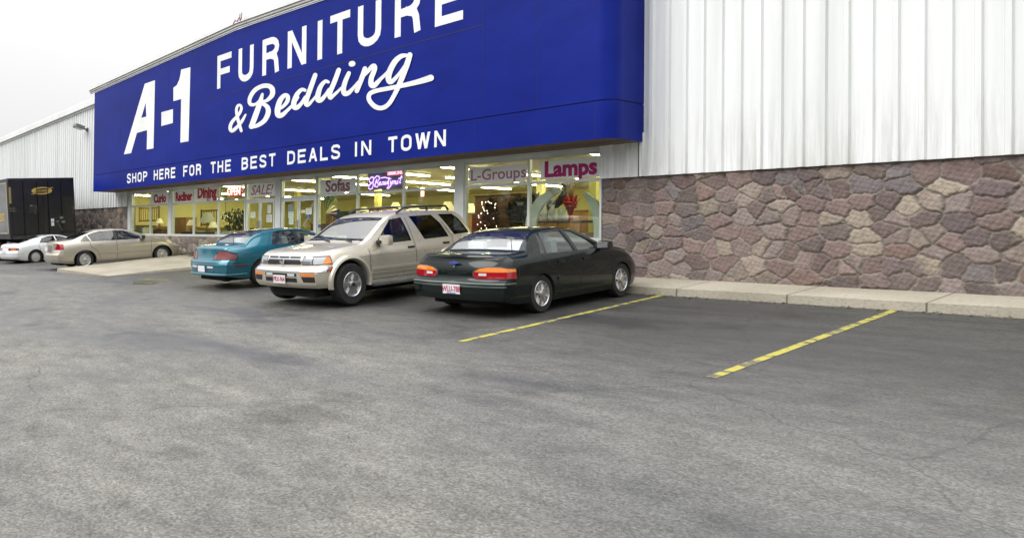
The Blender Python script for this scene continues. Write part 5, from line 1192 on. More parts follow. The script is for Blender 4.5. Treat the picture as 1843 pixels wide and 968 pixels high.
# dark green sedan, tail towards the camera
S_GREEN = dict(name='parked_car', label='dark green sedan with orange and red tail lamps parked by the stone wall', cat='car', X=-7.43, Y=9.33, yaw=91.8, sl=.867, zs=.866,
    x0=-1.07, x1=3.42, wb=2.465, beltz=.92, wr=.56, track=.735, wr_=.272, arch=.335, archz=.31, rim='double', paint=green,
    top=[(-1.07, .93), (-.98, .985), (-.60, 1.005), (-.27, 1.02), (-.12, 1.145), (.06, 1.245), (.30, 1.322), (.62, 1.355), (.95, 1.365), (1.3, 1.345), (1.52, 1.30), (1.85, 1.15), (2.2, .985), (2.55, .93), (3.0, .85), (3.28, .75), (3.42, .64)],
    belt=[(-1.07, .86), (-.5, .91), (1.0, .90), (2.2, .87), (2.9, .76), (3.42, .56)],
    bottom=[(-1.07, .27), (-.7, .21), (.4, .18), (2.0, .18), (3.1, .2), (3.42, .25)],
    w=[(-1.07, .80), (-.8, .845), (0, .855), (1.6, .855), (2.6, .845), (3.1, .80), (3.42, .70)],
    rear=[(.2, .06), (.35, .0), (.55, .0), (.60, .07), (.75, .09), (.95, .16), (1.0, .10)], front=[(.2, .10), (.45, 0), (.6, .06), (.8, .3)], round=(.16, .26),
    cabin=(-.25, 2.15), side_windows=[[(.08, .95), (.20, .95), (.40, 1.275), (.34, 1.27)], [(.235, .95), (1.06, .935), (1.06, 1.285), (.62, 1.292), (.43, 1.28)], [(1.15, .935), (1.98, .945), (1.60, 1.16), (1.36, 1.265), (1.15, 1.283)]],
    windscreen=([(1.50, -.50), (2.14, -.60), (2.14, .60), (1.50, .50)], 'top', .9, 1.6), rear_window=([(-.245, -.62), (.30, -.50), (.30, .50), (-.245, .62)], 'top', .9, 1.6),
    patches=[
        ('lamp_surround', M_black, [(.32, .63), (.38, .608), (.9, .608), (.9, .79), (.72, .812), (.53, .812), (.38, .785), (.315, .73)], 'rear2', -1.3, -.69, .004, .02),
        ('tail_lamp', M_lred, [(.36, .645), (.41, .622), (.86, .622), (.86, .72), (.335, .72), (.335, .67)], 'rear2', -1.3, -.70, .008, .03),
        ('turn_lamp', M_lor, [(.338, .722), (.86, .722), (.86, .765), (.72, .795), (.55, .797), (.42, .775)], 'rear2', -1.3, -.70, .008, .03),
        ('reversing_lamp', M_lwh, [(.42, .665), (.53, .665), (.53, .705), (.42, .705)], 'rear2', -1.3, -.8, .012, .01),
        ('bumper_step', noisy('bumper_top', (.055, .075, .07), (.09, .11, .10), scale=3, rough=.4), [(-.9, .535), (.9, .535), (.9, .555), (-.9, .555)], 'rear', -1.4, -.72, .018, .03),
        ('bumper_strip', noisy('bumper_top', (.055, .075, .07), (.09, .11, .10)), [(-.82, .485), (.82, .485), (.82, .51), (-.82, .51)], 'rear', -1.4, -.72, .014, .02),
        ('spoiler', green, [(-.66, .952), (.66, .952), (.60, .985), (-.60, .985)], 'rear', -1.4, -.86, .020, .03),
        ('trunk_edge', M_black, [(-.80, .925), (.80, .925), (.80, .945), (-.80, .945)], 'rear', -1.4, -.80, .004, .01),
        ('trunk_gap', M_black, [(-.84, .578), (.84, .578), (.84, .586), (-.84, .586)], 'rear', -1.4, -.72, .003, .0),
        ('pillar_trim', M_black, [(1.06, .935), (1.15, .935), (1.15, 1.283), (1.06, 1.285)], 'side', .4, 1.2, .003, .0),
        ('window_trim', M_black, [(.08, .925), (2.0, .92), (2.0, .938), (.08, .942)], 'side', .5, 1.2, .003, .0),
        ('door_moulding', green, [(.42, .50), (2.1, .50), (2.1, .545), (.42, .545)], 'side', .5, 1.2, .010, .01),
        ('head_lamp', M_head, [(.40, .60), (.85, .62), (.85, .72), (.40, .70)], 'rear2', 3.05, 3.6, .006, .01),
    ],
    gaps=[[(1.10, .30), (1.105, .93)], [(2.12, .32), (2.14, .80)], [(.45, .34), (.36, .62), (.12, .92)], [(-.62, .66), (-.62, .98)]],
    seats=[(1.05, .36), (1.05, -.36)], bench=.28, shelf=(-.24, .22, .95), seat_mat=M_seatL, dash=1.86, mirror=(1.82, .80, .99), mirror_mat=M_black, handles=[(.55, .80), (1.30, .80)], hy=.845,
    plate=[(-1.085, .44, True, 'WLU-788', True, 'red')])
root, put = build_car(S_GREEN)
b = bmesh.new(); rbox(b, (-.985*.867, .0, .86*.866), (.02, .16, .018), .004); rbox(b, (-.985*.867, .0, .86*.866), (.02, .06, .045), .004); obj('emblem', b, nmat('emblem_blue', (.10, .12, .55), .3, .4), root)
b = bmesh.new(); lathe(b, [(.012, 0), (.012, .012), (.001, .014)], 'X', 12); b.transform(Matrix.Rotation(math.pi, 4, 'Z')); b.transform(Matrix.Translation((-.985*.867, 0, .80*.866))); obj('boot_lock', b, M_chrome, root)
b = bmesh.new(); tube(b, [(-.42*.867, -.62, .985*.866), (-.46*.867, -.63, 1.36*.866)], [.006, .003], 5); obj('aerial', b, M_black, root)

# champagne sport utility vehicle, nose towards the camera
Mtr = M_black
S_SUV = dict(name='sport_utility_vehicle', label='champagne sport utility vehicle with roof rails parked nose out between two cars', cat='car', X=-10.36, Y=10.73, yaw=273.2, dz=.03, sl=.947, zs=.866,
    x0=-1.05, x1=3.50, wb=2.70, beltz=1.06, wr=.60, track=.775, wr_=.335, arch=.43, archz=.42, rim='suv', tw=.24, paint=champ,
    top=[(-1.05, 1.05), (-.98, 1.14), (-.62, 1.60), (-.45, 1.675), (.0, 1.70), (.6, 1.715), (1.1, 1.695), (1.34, 1.655), (1.52, 1.585), (2.18, 1.185), (2.36, 1.115), (2.6, 1.09), (3.0, 1.055), (3.34, 1.01), (3.46, .96), (3.50, .87)],
    belt=[(-1.05, 1.0), (0, 1.06), (1.5, 1.05), (2.2, 1.03), (2.9, .97), (3.5, .70)],
    bottom=[(-1.05, .46), (-.6, .40), (.4, .34), (2.1, .34), (3.1, .36), (3.5, .38)],
    w=[(-1.05, .80), (-.6, .86), (1.5, .86), (2.6, .85), (3.2, .825), (3.5, .76)],
    rear=[(.35, .0), (.6, .02), (1.05, .06), (1.7, .1)], front=[(.36, .08), (.45, .02), (.68, .0), (.72, .055), (.95, .10), (1.05, .2)], round=(.12, .12), blend=.5,
    cabin=(-.85, 2.22), side_windows=[[(1.06, 1.09), (1.97, 1.075), (1.90, 1.17), (1.43, 1.535), (1.12, 1.565)], [(-.02, 1.11), (.70, 1.095), (.90, 1.575), (.26, 1.58), (.10, 1.40)], [(-.70, 1.16), (-.20, 1.14), (.05, 1.585), (-.38, 1.575), (-.52, 1.47)]],
    side_glass=[G_car, G_dark, G_dark],
    windscreen=([(1.50, -.545), (2.22, -.69), (2.22, .69), (1.50, .545)], 'top', 1.05, 1.9), rear_window=([(-.58, 1.2), (.58, 1.2), (.5, 1.55), (-.5, 1.55)], 'rear', -1.3, -.55), rw_glass=G_dark,
    patches=[
        ('lamp_surround', M_black, [(.455, .785), (1.0, .785), (1.0, .94), (.455, .948)], 'rear2', 3.08, 3.7, .003, .02),
        ('lamp_divider', M_black, [(.655, .80), (.665, .80), (.665, .928), (.655, .928)], 'rear2', 3.1, 3.7, .0095, .01),
        ('head_lamp', M_head, [(.47, .795), (.80, .80), (.80, .925), (.47, .935)], 'rear2', 3.1, 3.7, .006, .03),
        ('turn_lamp', M_lor, [(.775, .802), (1.0, .80), (1.0, .925), (.775, .925)], 'rear2', 3.1, 3.7, .008, .03),
        ('grille_frame', M_chrome, [(-.43, .785), (.43, .785), (.43, .955), (-.43, .955)], 'rear', 3.0, 3.7, .005, .02),
        ('grille', M_black, [(-.40, .80), (.40, .80), (.40, .885), (-.40, .885)], 'rear', 3.0, 3.7, .009, .02),
        ('grille_slot', M_black, [(.155, .91), (.395, .91), (.395, .94), (.155, .94)], 'rear2', 3.0, 3.7, .009, .02),
        ('grille_slot', M_black, [(-.125, .91), (.125, .91), (.125, .94), (-.125, .94)], 'rear', 3.0, 3.7, .009, .02),
        ('bumper_bar', M_chrome, [(-1, .665), (1, .665), (1, .745), (-1, .745)], 'rear', 3.02, 3.7, .030, .05),
        ('bumper', champ, [(-1, .36), (1, .36), (1, .662), (-1, .662)], 'rear', 3.12, 3.7, .020, .05),
        ('turn_lamp', M_lor, [(.50, .585), (.76, .585), (.76, .64), (.50, .64)], 'rear2', 3.0, 3.8, .026, .03),
        ('bumper_opening', M_black, [(.54, .475), (.76, .475), (.76, .575), (.50, .575)], 'rear2', 3.0, 3.8, .0225, .01),
        ('bumper_opening', M_black, [(-.40, .47), (.40, .47), (.40, .55), (-.40, .55)], 'rear', 3.0, 3.8, .0225, .01),
        ('bumper_opening', M_black, [(-.40, .575), (.40, .575), (.40, .635), (-.40, .635)], 'rear', 3.0, 3.8, .0225, .01),
        ('fog_lamp', M_lwh, [(.20, .585), (.36, .585), (.36, .628), (.20, .628)], 'rear2', 3.0, 3.8, .028, .02),
        ('door_moulding', champ, [(.45, .52), (2.18, .52), (2.18, .64), (.45, .64)], 'side', .6, 1.2, .012, .015),
        ('moulding_groove', nmat('moulding_light', (.6, .57, .5), .4), [(.47, .632), (2.16, .632), (2.16, .638), (.47, .638)], 'side', .6, 1.2, .0145, .0),
        ('moulding_groove', Mtr, [(.47, .575), (2.16, .575), (2.16, .580), (.47, .580)], 'side', .6, 1.2, .0145, .0),
        ('body_crease', nmat('crease_shade', (.20, .18, .14), .4), [(-.9, .885), (2.9, .86), (2.9, .866), (-.9, .891)], 'side', .6, 1.2, .002, .0),
    ],
    gaps=[[(1.00, .42), (1.0, 1.05), (1.03, 1.55)], [(2.2, .45), (2.2, 1.0)], [(.12, .62), (-.05, .85), (-.12, 1.10), (.0, 1.3)], [(1.0, .42), (2.2, .42)], [(-.12, 1.10), (.05, 1.42)]],
    seats=[(1.02, .38), (1.02, -.38)], bench=.10, seat_mat=M_seatB, dash=2.05, mirror=(1.90, .87, 1.15), ms=1.35, handles=[(1.12, .97), (.12, .99)], hy=.845, handle_mat=M_black,
    plate=[(3.535, .52, False, 'PRX-964', False, 'red')])
root, put = build_car(S_SUV); SL, ZS = .947, .866
for s in (1, -1):      # flared arches, roof rails, side steps
    for xw, r0 in ((2.70, .43), (0, .43)):
        b = bmesh.new(); R1 = r0+.085; prev = None
        for k in range(25):
            a = math.radians(-14+208*k/24); pts = []
            for rr, yy in ((r0-.012, .885), (r0+.02, .915), (r0+.06, .905), (R1, .845), (r0-.012, .78)):
                pts.append(((xw+rr*math.cos(a))*SL, s*yy*.985, max(.33, (.42+rr*math.sin(a)))*ZS))
            cur = [b.verts.new(p) for p in pts]
            if prev:
                for q in range(5): b.faces.new((prev[q], prev[(q+1) % 5], cur[(q+1) % 5], cur[q]))
            else: b.faces.new(cur)
            prev = cur
        b.faces.new(prev); bmesh.ops.recalc_face_normals(b, faces=b.faces[:]); obj('fender_flare', b, champ, root, smooth=50)
    b = bmesh.new(); y = s*.60; zr_ = 1.70*ZS
    tube(b, [((-.30)*SL, y, zr_-.03), ((-.22)*SL, y, zr_+.045), (.3*SL, y, zr_+.055), (1.0*SL, y, zr_+.045), (1.20*SL, y, zr_-.035)], [.022, .018, .016, .018, .022], 8)
    tube(b, [(.35*SL, y, zr_-.02), (.35*SL, y, zr_+.05)], .02, 6); obj('roof_rail', b, M_black, root, smooth=50)
    b = bmesh.new(); rbox(b, (1.35*SL, s*.86, .33*ZS), (1.75*SL, .16, .055), .02); obj('side_step', b, noisy('step_metal', (.18, .18, .18), (.32, .32, .31), scale=5, rough=.4, metal=.6), root, smooth=50)
for x in (-.05, .75):
    b = bmesh.new(); tube(b, [(x*SL, -.6, 1.70*ZS+.05), (x*SL, 0, 1.72*ZS+.055), (x*SL, .6, 1.70*ZS+.05)], .014, 6); obj('roof_bar', b, M_black, root, smooth=50)
b = bmesh.new(); lathe(b, [(.055, 0), (.055, .012), (.04, .018), (.001, .018)], 'X', 20); rbox(b, (.012, 0, 0), (.02, .13, .03), .006); b.transform(Matrix.Translation((3.44*SL, 0, .845*ZS))); obj('emblem', b, M_chrome, root, smooth=40)
for y0 in (-.02, .52):
    b = bmesh.new(); tube(b, [(2.30*SL, y0, 1.15*ZS), (2.20*SL, y0-.26, 1.185*ZS), (2.17*SL, y0-.50, 1.185*ZS)], [.014, .013, .010], 6); obj('wiper', b, M_black, root)
b = bmesh.new()       # bug deflector marks on the bonnet, small raised letters
o = text_mesh('bonnet_letters', 'DEVIL', .16, nmat('bonnet_mark', (.62, .60, .52), .5), root, .002, .004, sx=1.5) if False else None
b.free()
b = bmesh.new(); tube(b, [(.30*SL, .02, 1.715*ZS), (.0, .02, 1.715*ZS)], .001, 3); b.free()
b = bmesh.new(); rbox(b, (-.08*SL, .885, 1.16*ZS), (.07, .02, .10), .012); rbox(b, (-.08*SL, -.885, 1.16*ZS), (.07, .02, .10), .012); b.free()

# beige sedan
S_EL = dict(name='parked_car', label='beige sedan with red tail lamps parked beside the pale concrete walk', cat='car', X=-24.29, Y=9.42, yaw=85.5, dz=.02, sl=1.012, zs=.866,
    x0=-.98, x1=3.44, wb=2.61, beltz=.98, wr=.56, track=.74, wr_=.285, arch=.365, archz=.33, rim='six', paint=beige,
    top=[(-.98, .99), (-.90, 1.045), (-.55, 1.075), (-.38, 1.09), (.0, 1.24), (.42, 1.375), (.75, 1.415), (1.05, 1.425), (1.4, 1.40), (1.65, 1.345), (2.35, 1.045), (2.7, .985), (3.1, .90), (3.32, .78), (3.44, .66)],
    belt=[(-.98, .92), (0, .97), (1.2, .955), (2.3, .93), (3.0, .80), (3.44, .58)], bottom=[(-.98, .27), (-.6, .22), (.4, .19), (2.2, .19), (3.1, .2), (3.44, .25)],
    w=[(-.98, .80), (-.7, .85), (1.5, .86), (2.7, .85), (3.15, .80), (3.44, .70)],
    rear=[(.25, .06), (.4, 0), (.6, 0), (.64, .07), (1.0, .12)], front=[(.2, .1), (.45, 0), (.6, .05), (.85, .3)], round=(.16, .28), cabin=(-.3, 2.3),
    side_windows=[[(-.12, 1.02), (.20, 1.01), (.12, 1.205), (.02, 1.15)], [(.24, 1.01), (1.00, 1.0), (1.02, 1.345), (.60, 1.345), (.30, 1.275), (.16, 1.215)], [(1.10, 1.0), (2.05, 1.0), (1.62, 1.24), (1.38, 1.325), (1.10, 1.345)]],
    windscreen=([(1.62, -.50), (2.28, -.61), (2.28, .61), (1.62, .50)], 'top', .95, 1.6), rear_window=([(-.33, -.60), (.42, -.49), (.42, .49), (-.33, .60)], 'top', .95, 1.6),
    patches=[('pillar_trim', M_black, [(1.0, 1.0), (1.10, 1.0), (1.10, 1.345), (1.02, 1.345)], 'side', .4, 1.2, .003, .0), ('window_trim', M_black, [(-.10, .995), (2.06, .985), (2.06, .998), (-.10, 1.01)], 'side', .5, 1.2, .003, .0),
        ('tail_lamp', M_lred, [(.52, .74), (.92, .74), (.92, .96), (.60, .96)], 'rear2', -1.2, -.66, .008, .03), ('reversing_lamp', M_lwh, [(.50, .70), (.92, .70), (.92, .738), (.515, .738)], 'rear2', -1.2, -.68, .008, .03),
        ('plate_recess', nmat('recess_grey', (.16, .155, .13), .5), [(-.27, .66), (.27, .66), (.27, .90), (-.27, .90)], 'rear', -1.3, -.8, .003, .0),
        ('door_moulding', beige, [(.42, .52), (2.2, .52), (2.2, .57), (.42, .57)], 'side', .6, 1.2, .010, .01), ('moulding_shade', M_black, [(.42, .512), (2.2, .512), (2.2, .518), (.42, .518)], 'side', .6, 1.2, .003, .0),
        ('bumper_gap', M_black, [(-.9, .645), (.9, .645), (.9, .652), (-.9, .652)], 'rear', -1.3, -.6, .003, .0), ('head_lamp', M_head, [(.42, .66), (.9, .68), (.9, .79), (.42, .76)], 'rear2', 3.0, 3.6, .006, .01)],
    gaps=[[(1.05, .32), (1.06, 1.0)], [(2.22, .34), (2.24, .9)], [(.50, .36), (.40, .64), (.20, .80), (.18, 1.0)]], seats=[(1.1, .36), (1.1, -.36)], bench=.3, seat_mat=M_seatB, dash=2.0, mirror=(1.92, .82, 1.04), mirror_mat=M_black,
    handles=[(.50, .86), (1.32, .86)], hy=.85, plate=[(-1.0, .78, True, '', False, 'blue')])
root, put = build_car(S_EL)

# teal car
S_GA = dict(name='parked_car', label='teal sedan with dark red tail lamps half hidden by the sport utility vehicle', cat='car', X=-14.2, Y=9.31, yaw=87.5, dz=.03, sl=.906, zs=.866,
    x0=-1.12, x1=3.30, wb=2.63, beltz=.97, wr=.57, track=.745, wr_=.285, arch=.36, archz=.32, rim='lace', paint=teal, rim_mat=M_hubcap,
    top=[(-1.12, .96), (-1.02, 1.015), (-.6, 1.04), (-.36, 1.055), (-.2, 1.18), (-.02, 1.265), (.22, 1.325), (.55, 1.355), (1.0, 1.365), (1.35, 1.34), (1.55, 1.29), (2.3, .99), (2.7, .92), (3.1, .82), (3.30, .66)],
    belt=[(-1.12, .90), (0, .96), (1.2, .945), (2.3, .90), (3.0, .76), (3.30, .58)], bottom=[(-1.12, .30), (-.7, .24), (.4, .2), (2.2, .2), (3.30, .24)],
    w=[(-1.12, .82), (-.8, .86), (1.5, .87), (2.7, .85), (3.30, .72)],
    rear=[(.25, .06), (.35, 0), (.60, 0), (.66, .075), (1.0, .17)], front=[(.2, .1), (.45, 0), (.85, .3)], round=(.20, .26), cabin=(-.3, 2.2),
    side_windows=[[(.30, .99), (1.05, .975), (1.05, 1.30), (.66, 1.30), (.48, 1.26)], [(1.14, .975), (2.02, .97), (1.55, 1.21), (1.35, 1.275), (1.14, 1.295)]],
    windscreen=([(1.54, -.50), (2.22, -.60), (2.22, .60), (1.54, .50)], 'top', .9, 1.6), rear_window=([(-.335, -.62), (.24, -.53), (.24, .53), (-.335, .62)], 'top', .9, 1.6),
    patches=[('pillar_trim', M_black, [(1.05, .975), (1.14, .975), (1.14, 1.295), (1.05, 1.30)], 'side', .4, 1.2, .003, .0), ('window_trim', M_black, [(.30, .965), (2.03, .955), (2.03, .97), (.30, .985)], 'side', .5, 1.2, .003, .0),
        ('tail_lamp', M_dred, [(.38, .70), (.90, .70), (.86, .80), (.72, .89), (.52, .89), (.42, .80)], 'rear2', -1.3, -.70, .010, .03), ('lamp_surround', M_black, [(.35, .685), (.94, .685), (.90, .82), (.74, .91), (.50, .91), (.39, .80)], 'rear2', -1.3, -.68, .005, .02),
        ('bumper_step', teal, [(-.95, .62), (.95, .62), (.95, .648), (-.95, .648)], 'rear', -1.4, -.6, .02, .04), ('bumper_lip', nmat('teal_lip_light', (.10, .30, .36), .35), [(-.95, .325), (.95, .325), (.95, .345), (-.95, .345)], 'rear', -1.4, -.45, .016, .03),
        ('reversing_lamp', M_lwh, [(.24, .49), (.46, .49), (.46, .53), (.24, .53)], 'rear2', -1.4, -.7, .006, .02), ('side_marker', M_dred, [(-.78, .525), (-.42, .525), (-.42, .555), (-.78, .555)], 'side', .5, 1.2, .005, .02),
        ('plate_recess', nmat('recess_blue', (.02, .05, .10), .5), [(-.24, .37), (.24, .37), (.24, .56), (-.24, .56)], 'rear', -1.4, -.8, .003, .0)],
    gaps=[[(1.09, .34), (1.10, .98)], [(2.2, .36), (2.22, .86)], [(.50, .38), (.38, .68), (.12, .86), (.18, 1.0), (.46, 1.29)]], seats=[(1.05, .36), (1.05, -.36)], bench=.28, shelf=(-.28, .22, .98), seat_mat=M_seatL, dash=1.95, mirror=(1.86, .82, 1.0), mirror_mat=M_black,
    handles=[(.62, .84)], hy=.85, plate=[(-1.135, .465, True, '', False, 'blue')])
root, put = build_car(S_GA)
b = bmesh.new(); tube(b, [(-.62*.906, -.62, 1.0*.866), (-.62*.906, -.62, 1.38*.866)], [.006, .003], 5); obj('aerial', b, M_black, root)

# white hatchback
S_CE = dict(name='parked_car', label='white hatchback with round hub caps parked between the trailer and the beige sedan', cat='car', X=-30.52, Y=9.72, yaw=97.4, dz=-.06, sl=.917, zs=.866,
    x0=-1.0, x1=3.35, wb=2.525, beltz=.90, wr=.53, track=.725, wr_=.275, arch=.36, archz=.31, rim='cap', paint=white_p, rim_mat=M_hubcap,
    top=[(-1.0, .86), (-.92, .93), (-.72, .965), (-.3, 1.06), (.2, 1.20), (.65, 1.275), (1.0, 1.29), (1.3, 1.27), (1.5, 1.22), (2.2, .95), (2.7, .84), (3.15, .70), (3.35, .52)],
    belt=[(-1.0, .80), (0, .87), (1.2, .86), (2.2, .83), (3.0, .66), (3.35, .45)], bottom=[(-1.0, .28), (-.6, .2), (.4, .17), (2.2, .17), (3.35, .22)],
    w=[(-1.0, .80), (-.7, .84), (1.5, .85), (2.7, .83), (3.35, .68)], rear=[(.25, .08), (.4, 0), (.58, 0), (.62, .04), (.95, .10)], front=[(.2, .1), (.4, 0), (.8, .4)], round=(.24, .34), cabin=(-.55, 2.1),
    side_windows=[[(.22, .935), (1.0, .92), (1.0, 1.215), (.74, 1.21), (.42, 1.13)], [(1.06, .92), (1.95, .905), (1.50, 1.13), (1.30, 1.19), (1.06, 1.215)]], side_glass=[G_dark, G_car],
    windscreen=([(1.48, -.46), (2.12, -.58), (2.12, .58), (1.48, .46)], 'top', .8, 1.6), rear_window=([(-.60, -.56), (.42, -.47), (.42, .47), (-.60, .56)], 'top', .8, 1.6),
    patches=[('tail_lamp', M_dred, [(.30, .66), (.92, .66), (.92, .765), (.28, .765)], 'rear2', -1.2, -.72, .006, .02), ('turn_lamp', M_lor, [(.46, .685), (.70, .685), (.70, .74), (.46, .74)], 'rear2', -1.2, -.7, .010, .01),
        ('bumper_strip', nmat('strip_grey', (.35, .36, .37), .5), [(-.95, .50), (.95, .50), (.95, .512), (-.95, .512)], 'rear', -1.3, -.5, .004, .0)],
    gaps=[[(.35, .34), (.22, .6), (.16, .92)], [(1.95, .34), (2.0, .84)]], seats=[(.95, .34), (.95, -.34)], bench=.15, seat_mat=M_seatD, dash=1.75, mirror=(1.75, .80, .94), handles=[(.45, .74)], hy=.83,
    plate=[(-1.01, .62, True, '', False, 'blue')])
root, put = build_car(S_CE)

# ------------------------------------------------------------------ black box trailer
N = Vector((-SX, -SY, 1)).normalized(); fx = Vector((-1, 0, 0)); fx = (fx-N*fx.dot(N)).normalized(); fy = N.cross(fx)    # fy points to -Y (towards the camera side)
O = Vector((-30.66, 10.52, 0)); O.z = gz(O.x, O.y)
tr = bpy.data.objects.new('box_trailer', None); C.objects.link(tr)
tr.matrix_world = Matrix(((fx.x, fy.x, N.x, O.x), (fx.y, fy.y, N.y, O.y), (fx.z, fy.z, N.z, O.z), (0, 0, 0, 1)))
tag(tr, 'black box trailer with a gold oval emblem on its rear, parked against the white wall', 'trailer')
ZT, ZB = 3.34, .93; W2 = 1.35
M_tb = noisy('trailer_black', (.004, .004, .007), (.010, .009, .013), scale=1.2, rough=.4, coat=.15, bump=.05, bscale=3)
b = bmesh.new(); rbox(b, (6.0, 0, (ZT+ZB)/2), (12, 2*W2, ZT-ZB), .03); obj('box_body', b, M_tb, tr)
M_gold = nmat('gold_paint', (.50, .36, .09), .45); M_sidep = noisy('weathered_side', (.13, .135, .14), (.20, .20, .20), scale=.7, rough=.35, stretch=(1, 1, 3))
b = bmesh.new(); box(b, .24, 11.7, W2+.001, W2+.010, ZB+.28, ZT-.18); sd_ = obj('side_panel', b, M_sidep, tr)
b = bmesh.new(); box(b, .16, 11.8, W2+.002, W2+.022, ZT-.20, ZT-.15); box(b, .16, 11.8, W2+.002, W2+.022, ZB+.22, ZB+.27); box(b, .15, .22, W2+.002, W2+.022, ZB+.27, ZT-.20); obj('side_frame', b, nmat('frame_tan', (.36, .33, .25), .5), tr)
for k in range(9):
    b = bmesh.new(); lathe(b, [(.03, 0), (.03, .015), (.001, .02)], 'Y', 10, (.5+k*.5, W2+.024, ZB+.245)); obj('marker_lamp', b, nmat('marker_lens', (.6, .55, .5), .3), tr)
o = text_mesh('side_lettering', 'Beautyrest', .62, nmat('gold_side_letter', (.55, .36, .06), .5), tr, .003, .006, .25); o.matrix_local = Matrix.Translation((2.0, W2+.013, 1.86)) @ Matrix.Rotation(math.pi, 4, 'Z') @ Matrix.Rotation(math.pi/2, 4, 'X')
for s in (-1, 1):
    b = bmesh.new(); rbox(b, (-.012, s*.62, (ZT+ZB)/2+.05), (.03, 1.225, ZT-ZB-.26), .01); dr = obj('rear_door', b, M_tb, tr)
    for k in range(2):
        b = bmesh.new(); tube(b, [(-.05, s*(.22+.55*k), ZB+.12), (-.05, s*(.22+.55*k), ZT-.12)], .014, 6); rbox(b, (-.055, s*(.22+.55*k), 1.9), (.03, .05, .09), .006); obj('lock_rod', b, nmat('dark_rod', (.008, .008, .01), .4, .5), dr)
b = bmesh.new(); rbox(b, (-.015, 0, ZB+.05), (.05, 2.5, .12), .01); obj('rear_sill', b, nmat('sill_dark', (.03, .03, .035), .5), tr)
b = bmesh.new(); box(b, -.005, .012, W2-.11, W2-.02, ZT-1.0, ZT-.35); obj('reflector_strip', b, nmat('gold_strip', (.28, .22, .09), .5), tr)
# oval emblem
em = bmesh.new(); prev = None
for k in range(49):
    a = 2*math.pi*k/48; w_ = .04+.035*abs(math.sin(a+.6))
    yc, zc = .42*math.cos(a), .15*math.sin(a); yi, zi = (.42-w_*1.4)*math.cos(a), (.15-w_*.75)*math.sin(a)
    cur = [em.verts.new((-.031, yc, zc)), em.verts.new((-.031, yi, zi)), em.verts.new((-.028, yi, zi)), em.verts.new((-.028, yc, zc))]
    if prev:
        for q in range(4): em.faces.new((prev[q], prev[(q+1) % 4], cur[(q+1) % 4], cur[q]))
    prev = cur
rbox(em, (-.030, 0, 0), (.006, .70, .085), .002); rbox(em, (-.030, -.40, .115), (.005, .13, .025), .002); rbox(em, (-.030, .37, -.125), (.005, .13, .025), .002)
bmesh.ops.recalc_face_normals(em, faces=em.faces[:]); em.transform(Matrix.Translation((-.02, .02, ZT-.52))); eo = obj('emblem', em, M_gold, tr)
o = text_mesh('emblem_letters', 'SIMMONS', .10, nmat('emblem_ink', (.05, .03, .01), .6), eo, .001, .001, sx=1.15); o.matrix_local = Matrix.Translation((-.0545, .02, ZT-.52)) @ Matrix.Rotation(-math.pi/2, 4, 'Z') @ Matrix.Rotation(math.pi/2, 4, 'X')
b = bmesh.new(); rbox(b, (-.034, -.36, 1.62), (.006, .13, .13), .002); rbox(b, (-.034, -.36, 1.46), (.006, .12, .15), .002); obj('door_notice', b, nmat('notice_white', (.62, .64, .70), .7), tr)
b = bmesh.new(); tube(b, [(-.05, -.52, 1.56), (-.05, -.78, 1.15)], .010, 5); tube(b, [(-.05, -.50, 1.56), (-.06, -.62, 1.56)], .018, 6); rbox(b, (-.05, -.73, 1.70), (.04, .14, .10), .02); rbox(b, (-.05, -.80, 1.53), (.04, .15, .09), .02); obj('door_latch', b, nmat('latch_grey', (.20, .20, .20), .4, .5), tr)
b = bmesh.new(); rbox(b, (6, 0, .82), (11.5, .9, .14), .02); rbox(b, (.12, 0, .62), (.08, 2.2, .09), .02)
for s in (-1, 1): rbox(b, (.15, s*.6, .75), (.07, .07, .32), .01)
tube(b, [(.5, .9, .88), (1.4, .9, .60), (2.4, .9, .60)], .03, 6)
obj('chassis', b, M_under, tr)
for xw in (2.6, 3.9):
    for s in (-1, 1):
        w_ = wheel(tr, (xw, s*.98, .46), .46, s, 'cap', 1, M_dark, .30)

# ------------------------------------------------------------------ unseen wood added behind the camera to darken reflections in paint and glass
b = bmesh.new(); rnd = random.Random(77)
for _ in range(7500):
    a = rnd.uniform(-2.9, .25); R0 = rnd.uniform(52, 78); hh = 12+3.5*math.sin(a*9)+2*math.sin(a*23)
    c_ = Vector((-12+R0*math.cos(a), R0*math.sin(a), rnd.uniform(-3, max(2, hh*rnd.random()**.6)))); d1 = Vector((rnd.gauss(0, 1), rnd.gauss(0, 1), rnd.gauss(0, 1))).normalized(); d2 = d1.orthogonal().normalized(); sz = rnd.uniform(.9, 2.0)
    b.faces.new([b.verts.new(c_+d1*sz), b.verts.new(c_+d2*sz*.8), b.verts.new(c_-d1*sz), b.verts.new(c_-d2*sz*.8)])
tag(obj('unseen_wood', b, noisy('wood_leaves', (.035, .04, .025), (.08, .075, .05), scale=.3, rough=.9)), 'unseen dark wood added far behind the parking lot to darken reflections', kind='stuff')

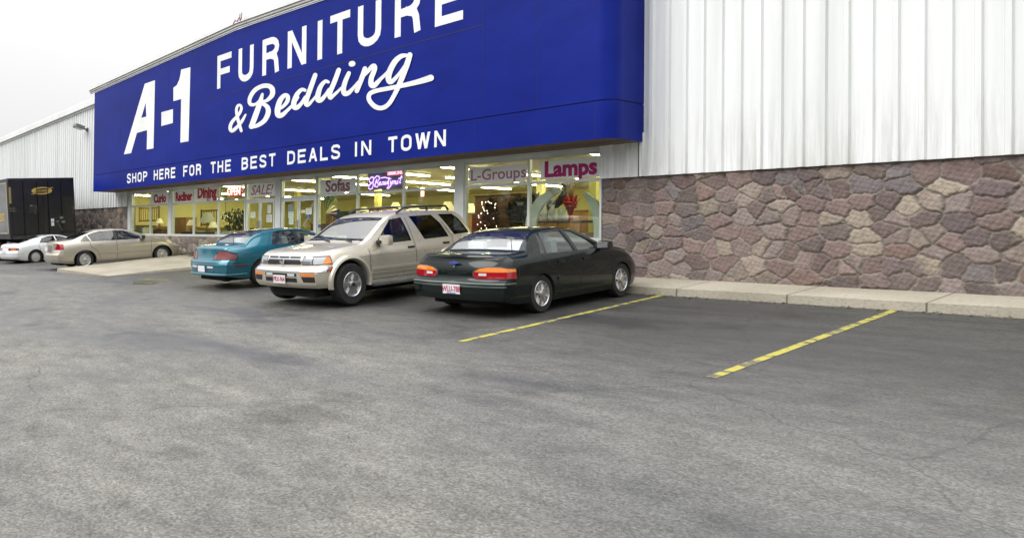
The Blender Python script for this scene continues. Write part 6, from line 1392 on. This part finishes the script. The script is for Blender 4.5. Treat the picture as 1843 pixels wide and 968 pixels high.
# ------------------------------------------------------------------ bare trees across the road (they show in the glass)
M_bark = noisy('grey_bark', (.06, .05, .04), (.11, .095, .08), scale=6, rough=.9)
def bare_tree(label, x, y, h, seed):
    rnd = random.Random(seed); z0 = gz(x, y); t = thing('bare_tree', label, 'tree', (x, y, z0-.02)); bt = bmesh.new(); bb = bmesh.new()
    tube(bt, [(0, 0, 0), (.05, .03, h*.2), (0, .1, h*.38)], [h*.022, h*.017, h*.013], 7); obj('trunk', bt, M_bark, t)
    def grow(p, d, L, r, lev):
        q = p+d*L; tube(bb, [p, (p+q)/2+Vector((rnd.uniform(-1, 1), rnd.uniform(-1, 1), 0))*L*.05, q], [r, r*.8, r*.6], 4, caps=False)
        if lev == 0: return
        for _ in range(3 if lev > 1 else 4):
            nd = (d+Vector((rnd.gauss(0, .5), rnd.gauss(0, .5), rnd.uniform(-.05, .4)))).normalized(); grow(q if rnd.random() < .6 else p.lerp(q, .7), nd, L*rnd.uniform(.55, .8), r*.55, lev-1)
    for k in range(6): grow(Vector((0, .05, h*(.22+.028*k))), Vector((rnd.gauss(0, .5), rnd.gauss(0, .5), .8)).normalized(), h*.24, h*.009, 4)
    obj('branches', bb, M_bark, t)
for k, (x, y, h) in enumerate(((-37, -12, 10), (-46, -18, 12), (-31, -20, 11), (-52, -9, 9), (-24, -26, 12), (-60, -26, 13))):
    bare_tree(('tall bare tree across the lot, mirrored in the shop glass', 'broad bare tree across the lot, mirrored in the glass', 'bare tree behind the camera by the road', 'small bare tree across the lot', 'bare tree far behind the camera', 'bare tree farthest across the road')[k], x, y, h, k+20)
b = bmesh.new(); rbox(b, (0, 0, 2.0), (26, 8, 4.2), .05); o = obj('wall', b, noisy('brown_siding', (.12, .10, .08), (.18, .15, .12), scale=2, rough=.9), None)
hs_ = thing('low_building', 'low brown building across the road, mirrored in the shop glass', 'building', (-58, -44, gz(-58, -44))); o.parent = hs_
b = bmesh.new(); v = [b.verts.new(p) for p in ((-13.5, -4.6, 4.1), (13.5, -4.6, 4.1), (13.5, 4.6, 4.1), (-13.5, 4.6, 4.1), (-13.5, 0, 6), (13.5, 0, 6))]
for f in ((0, 1, 5, 4), (2, 3, 4, 5), (1, 2, 5), (3, 0, 4), (3, 2, 1, 0)): b.faces.new([v[i] for i in f])
obj('roof', b, nmat('dark_roof', (.06, .055, .05), .9), hs_)
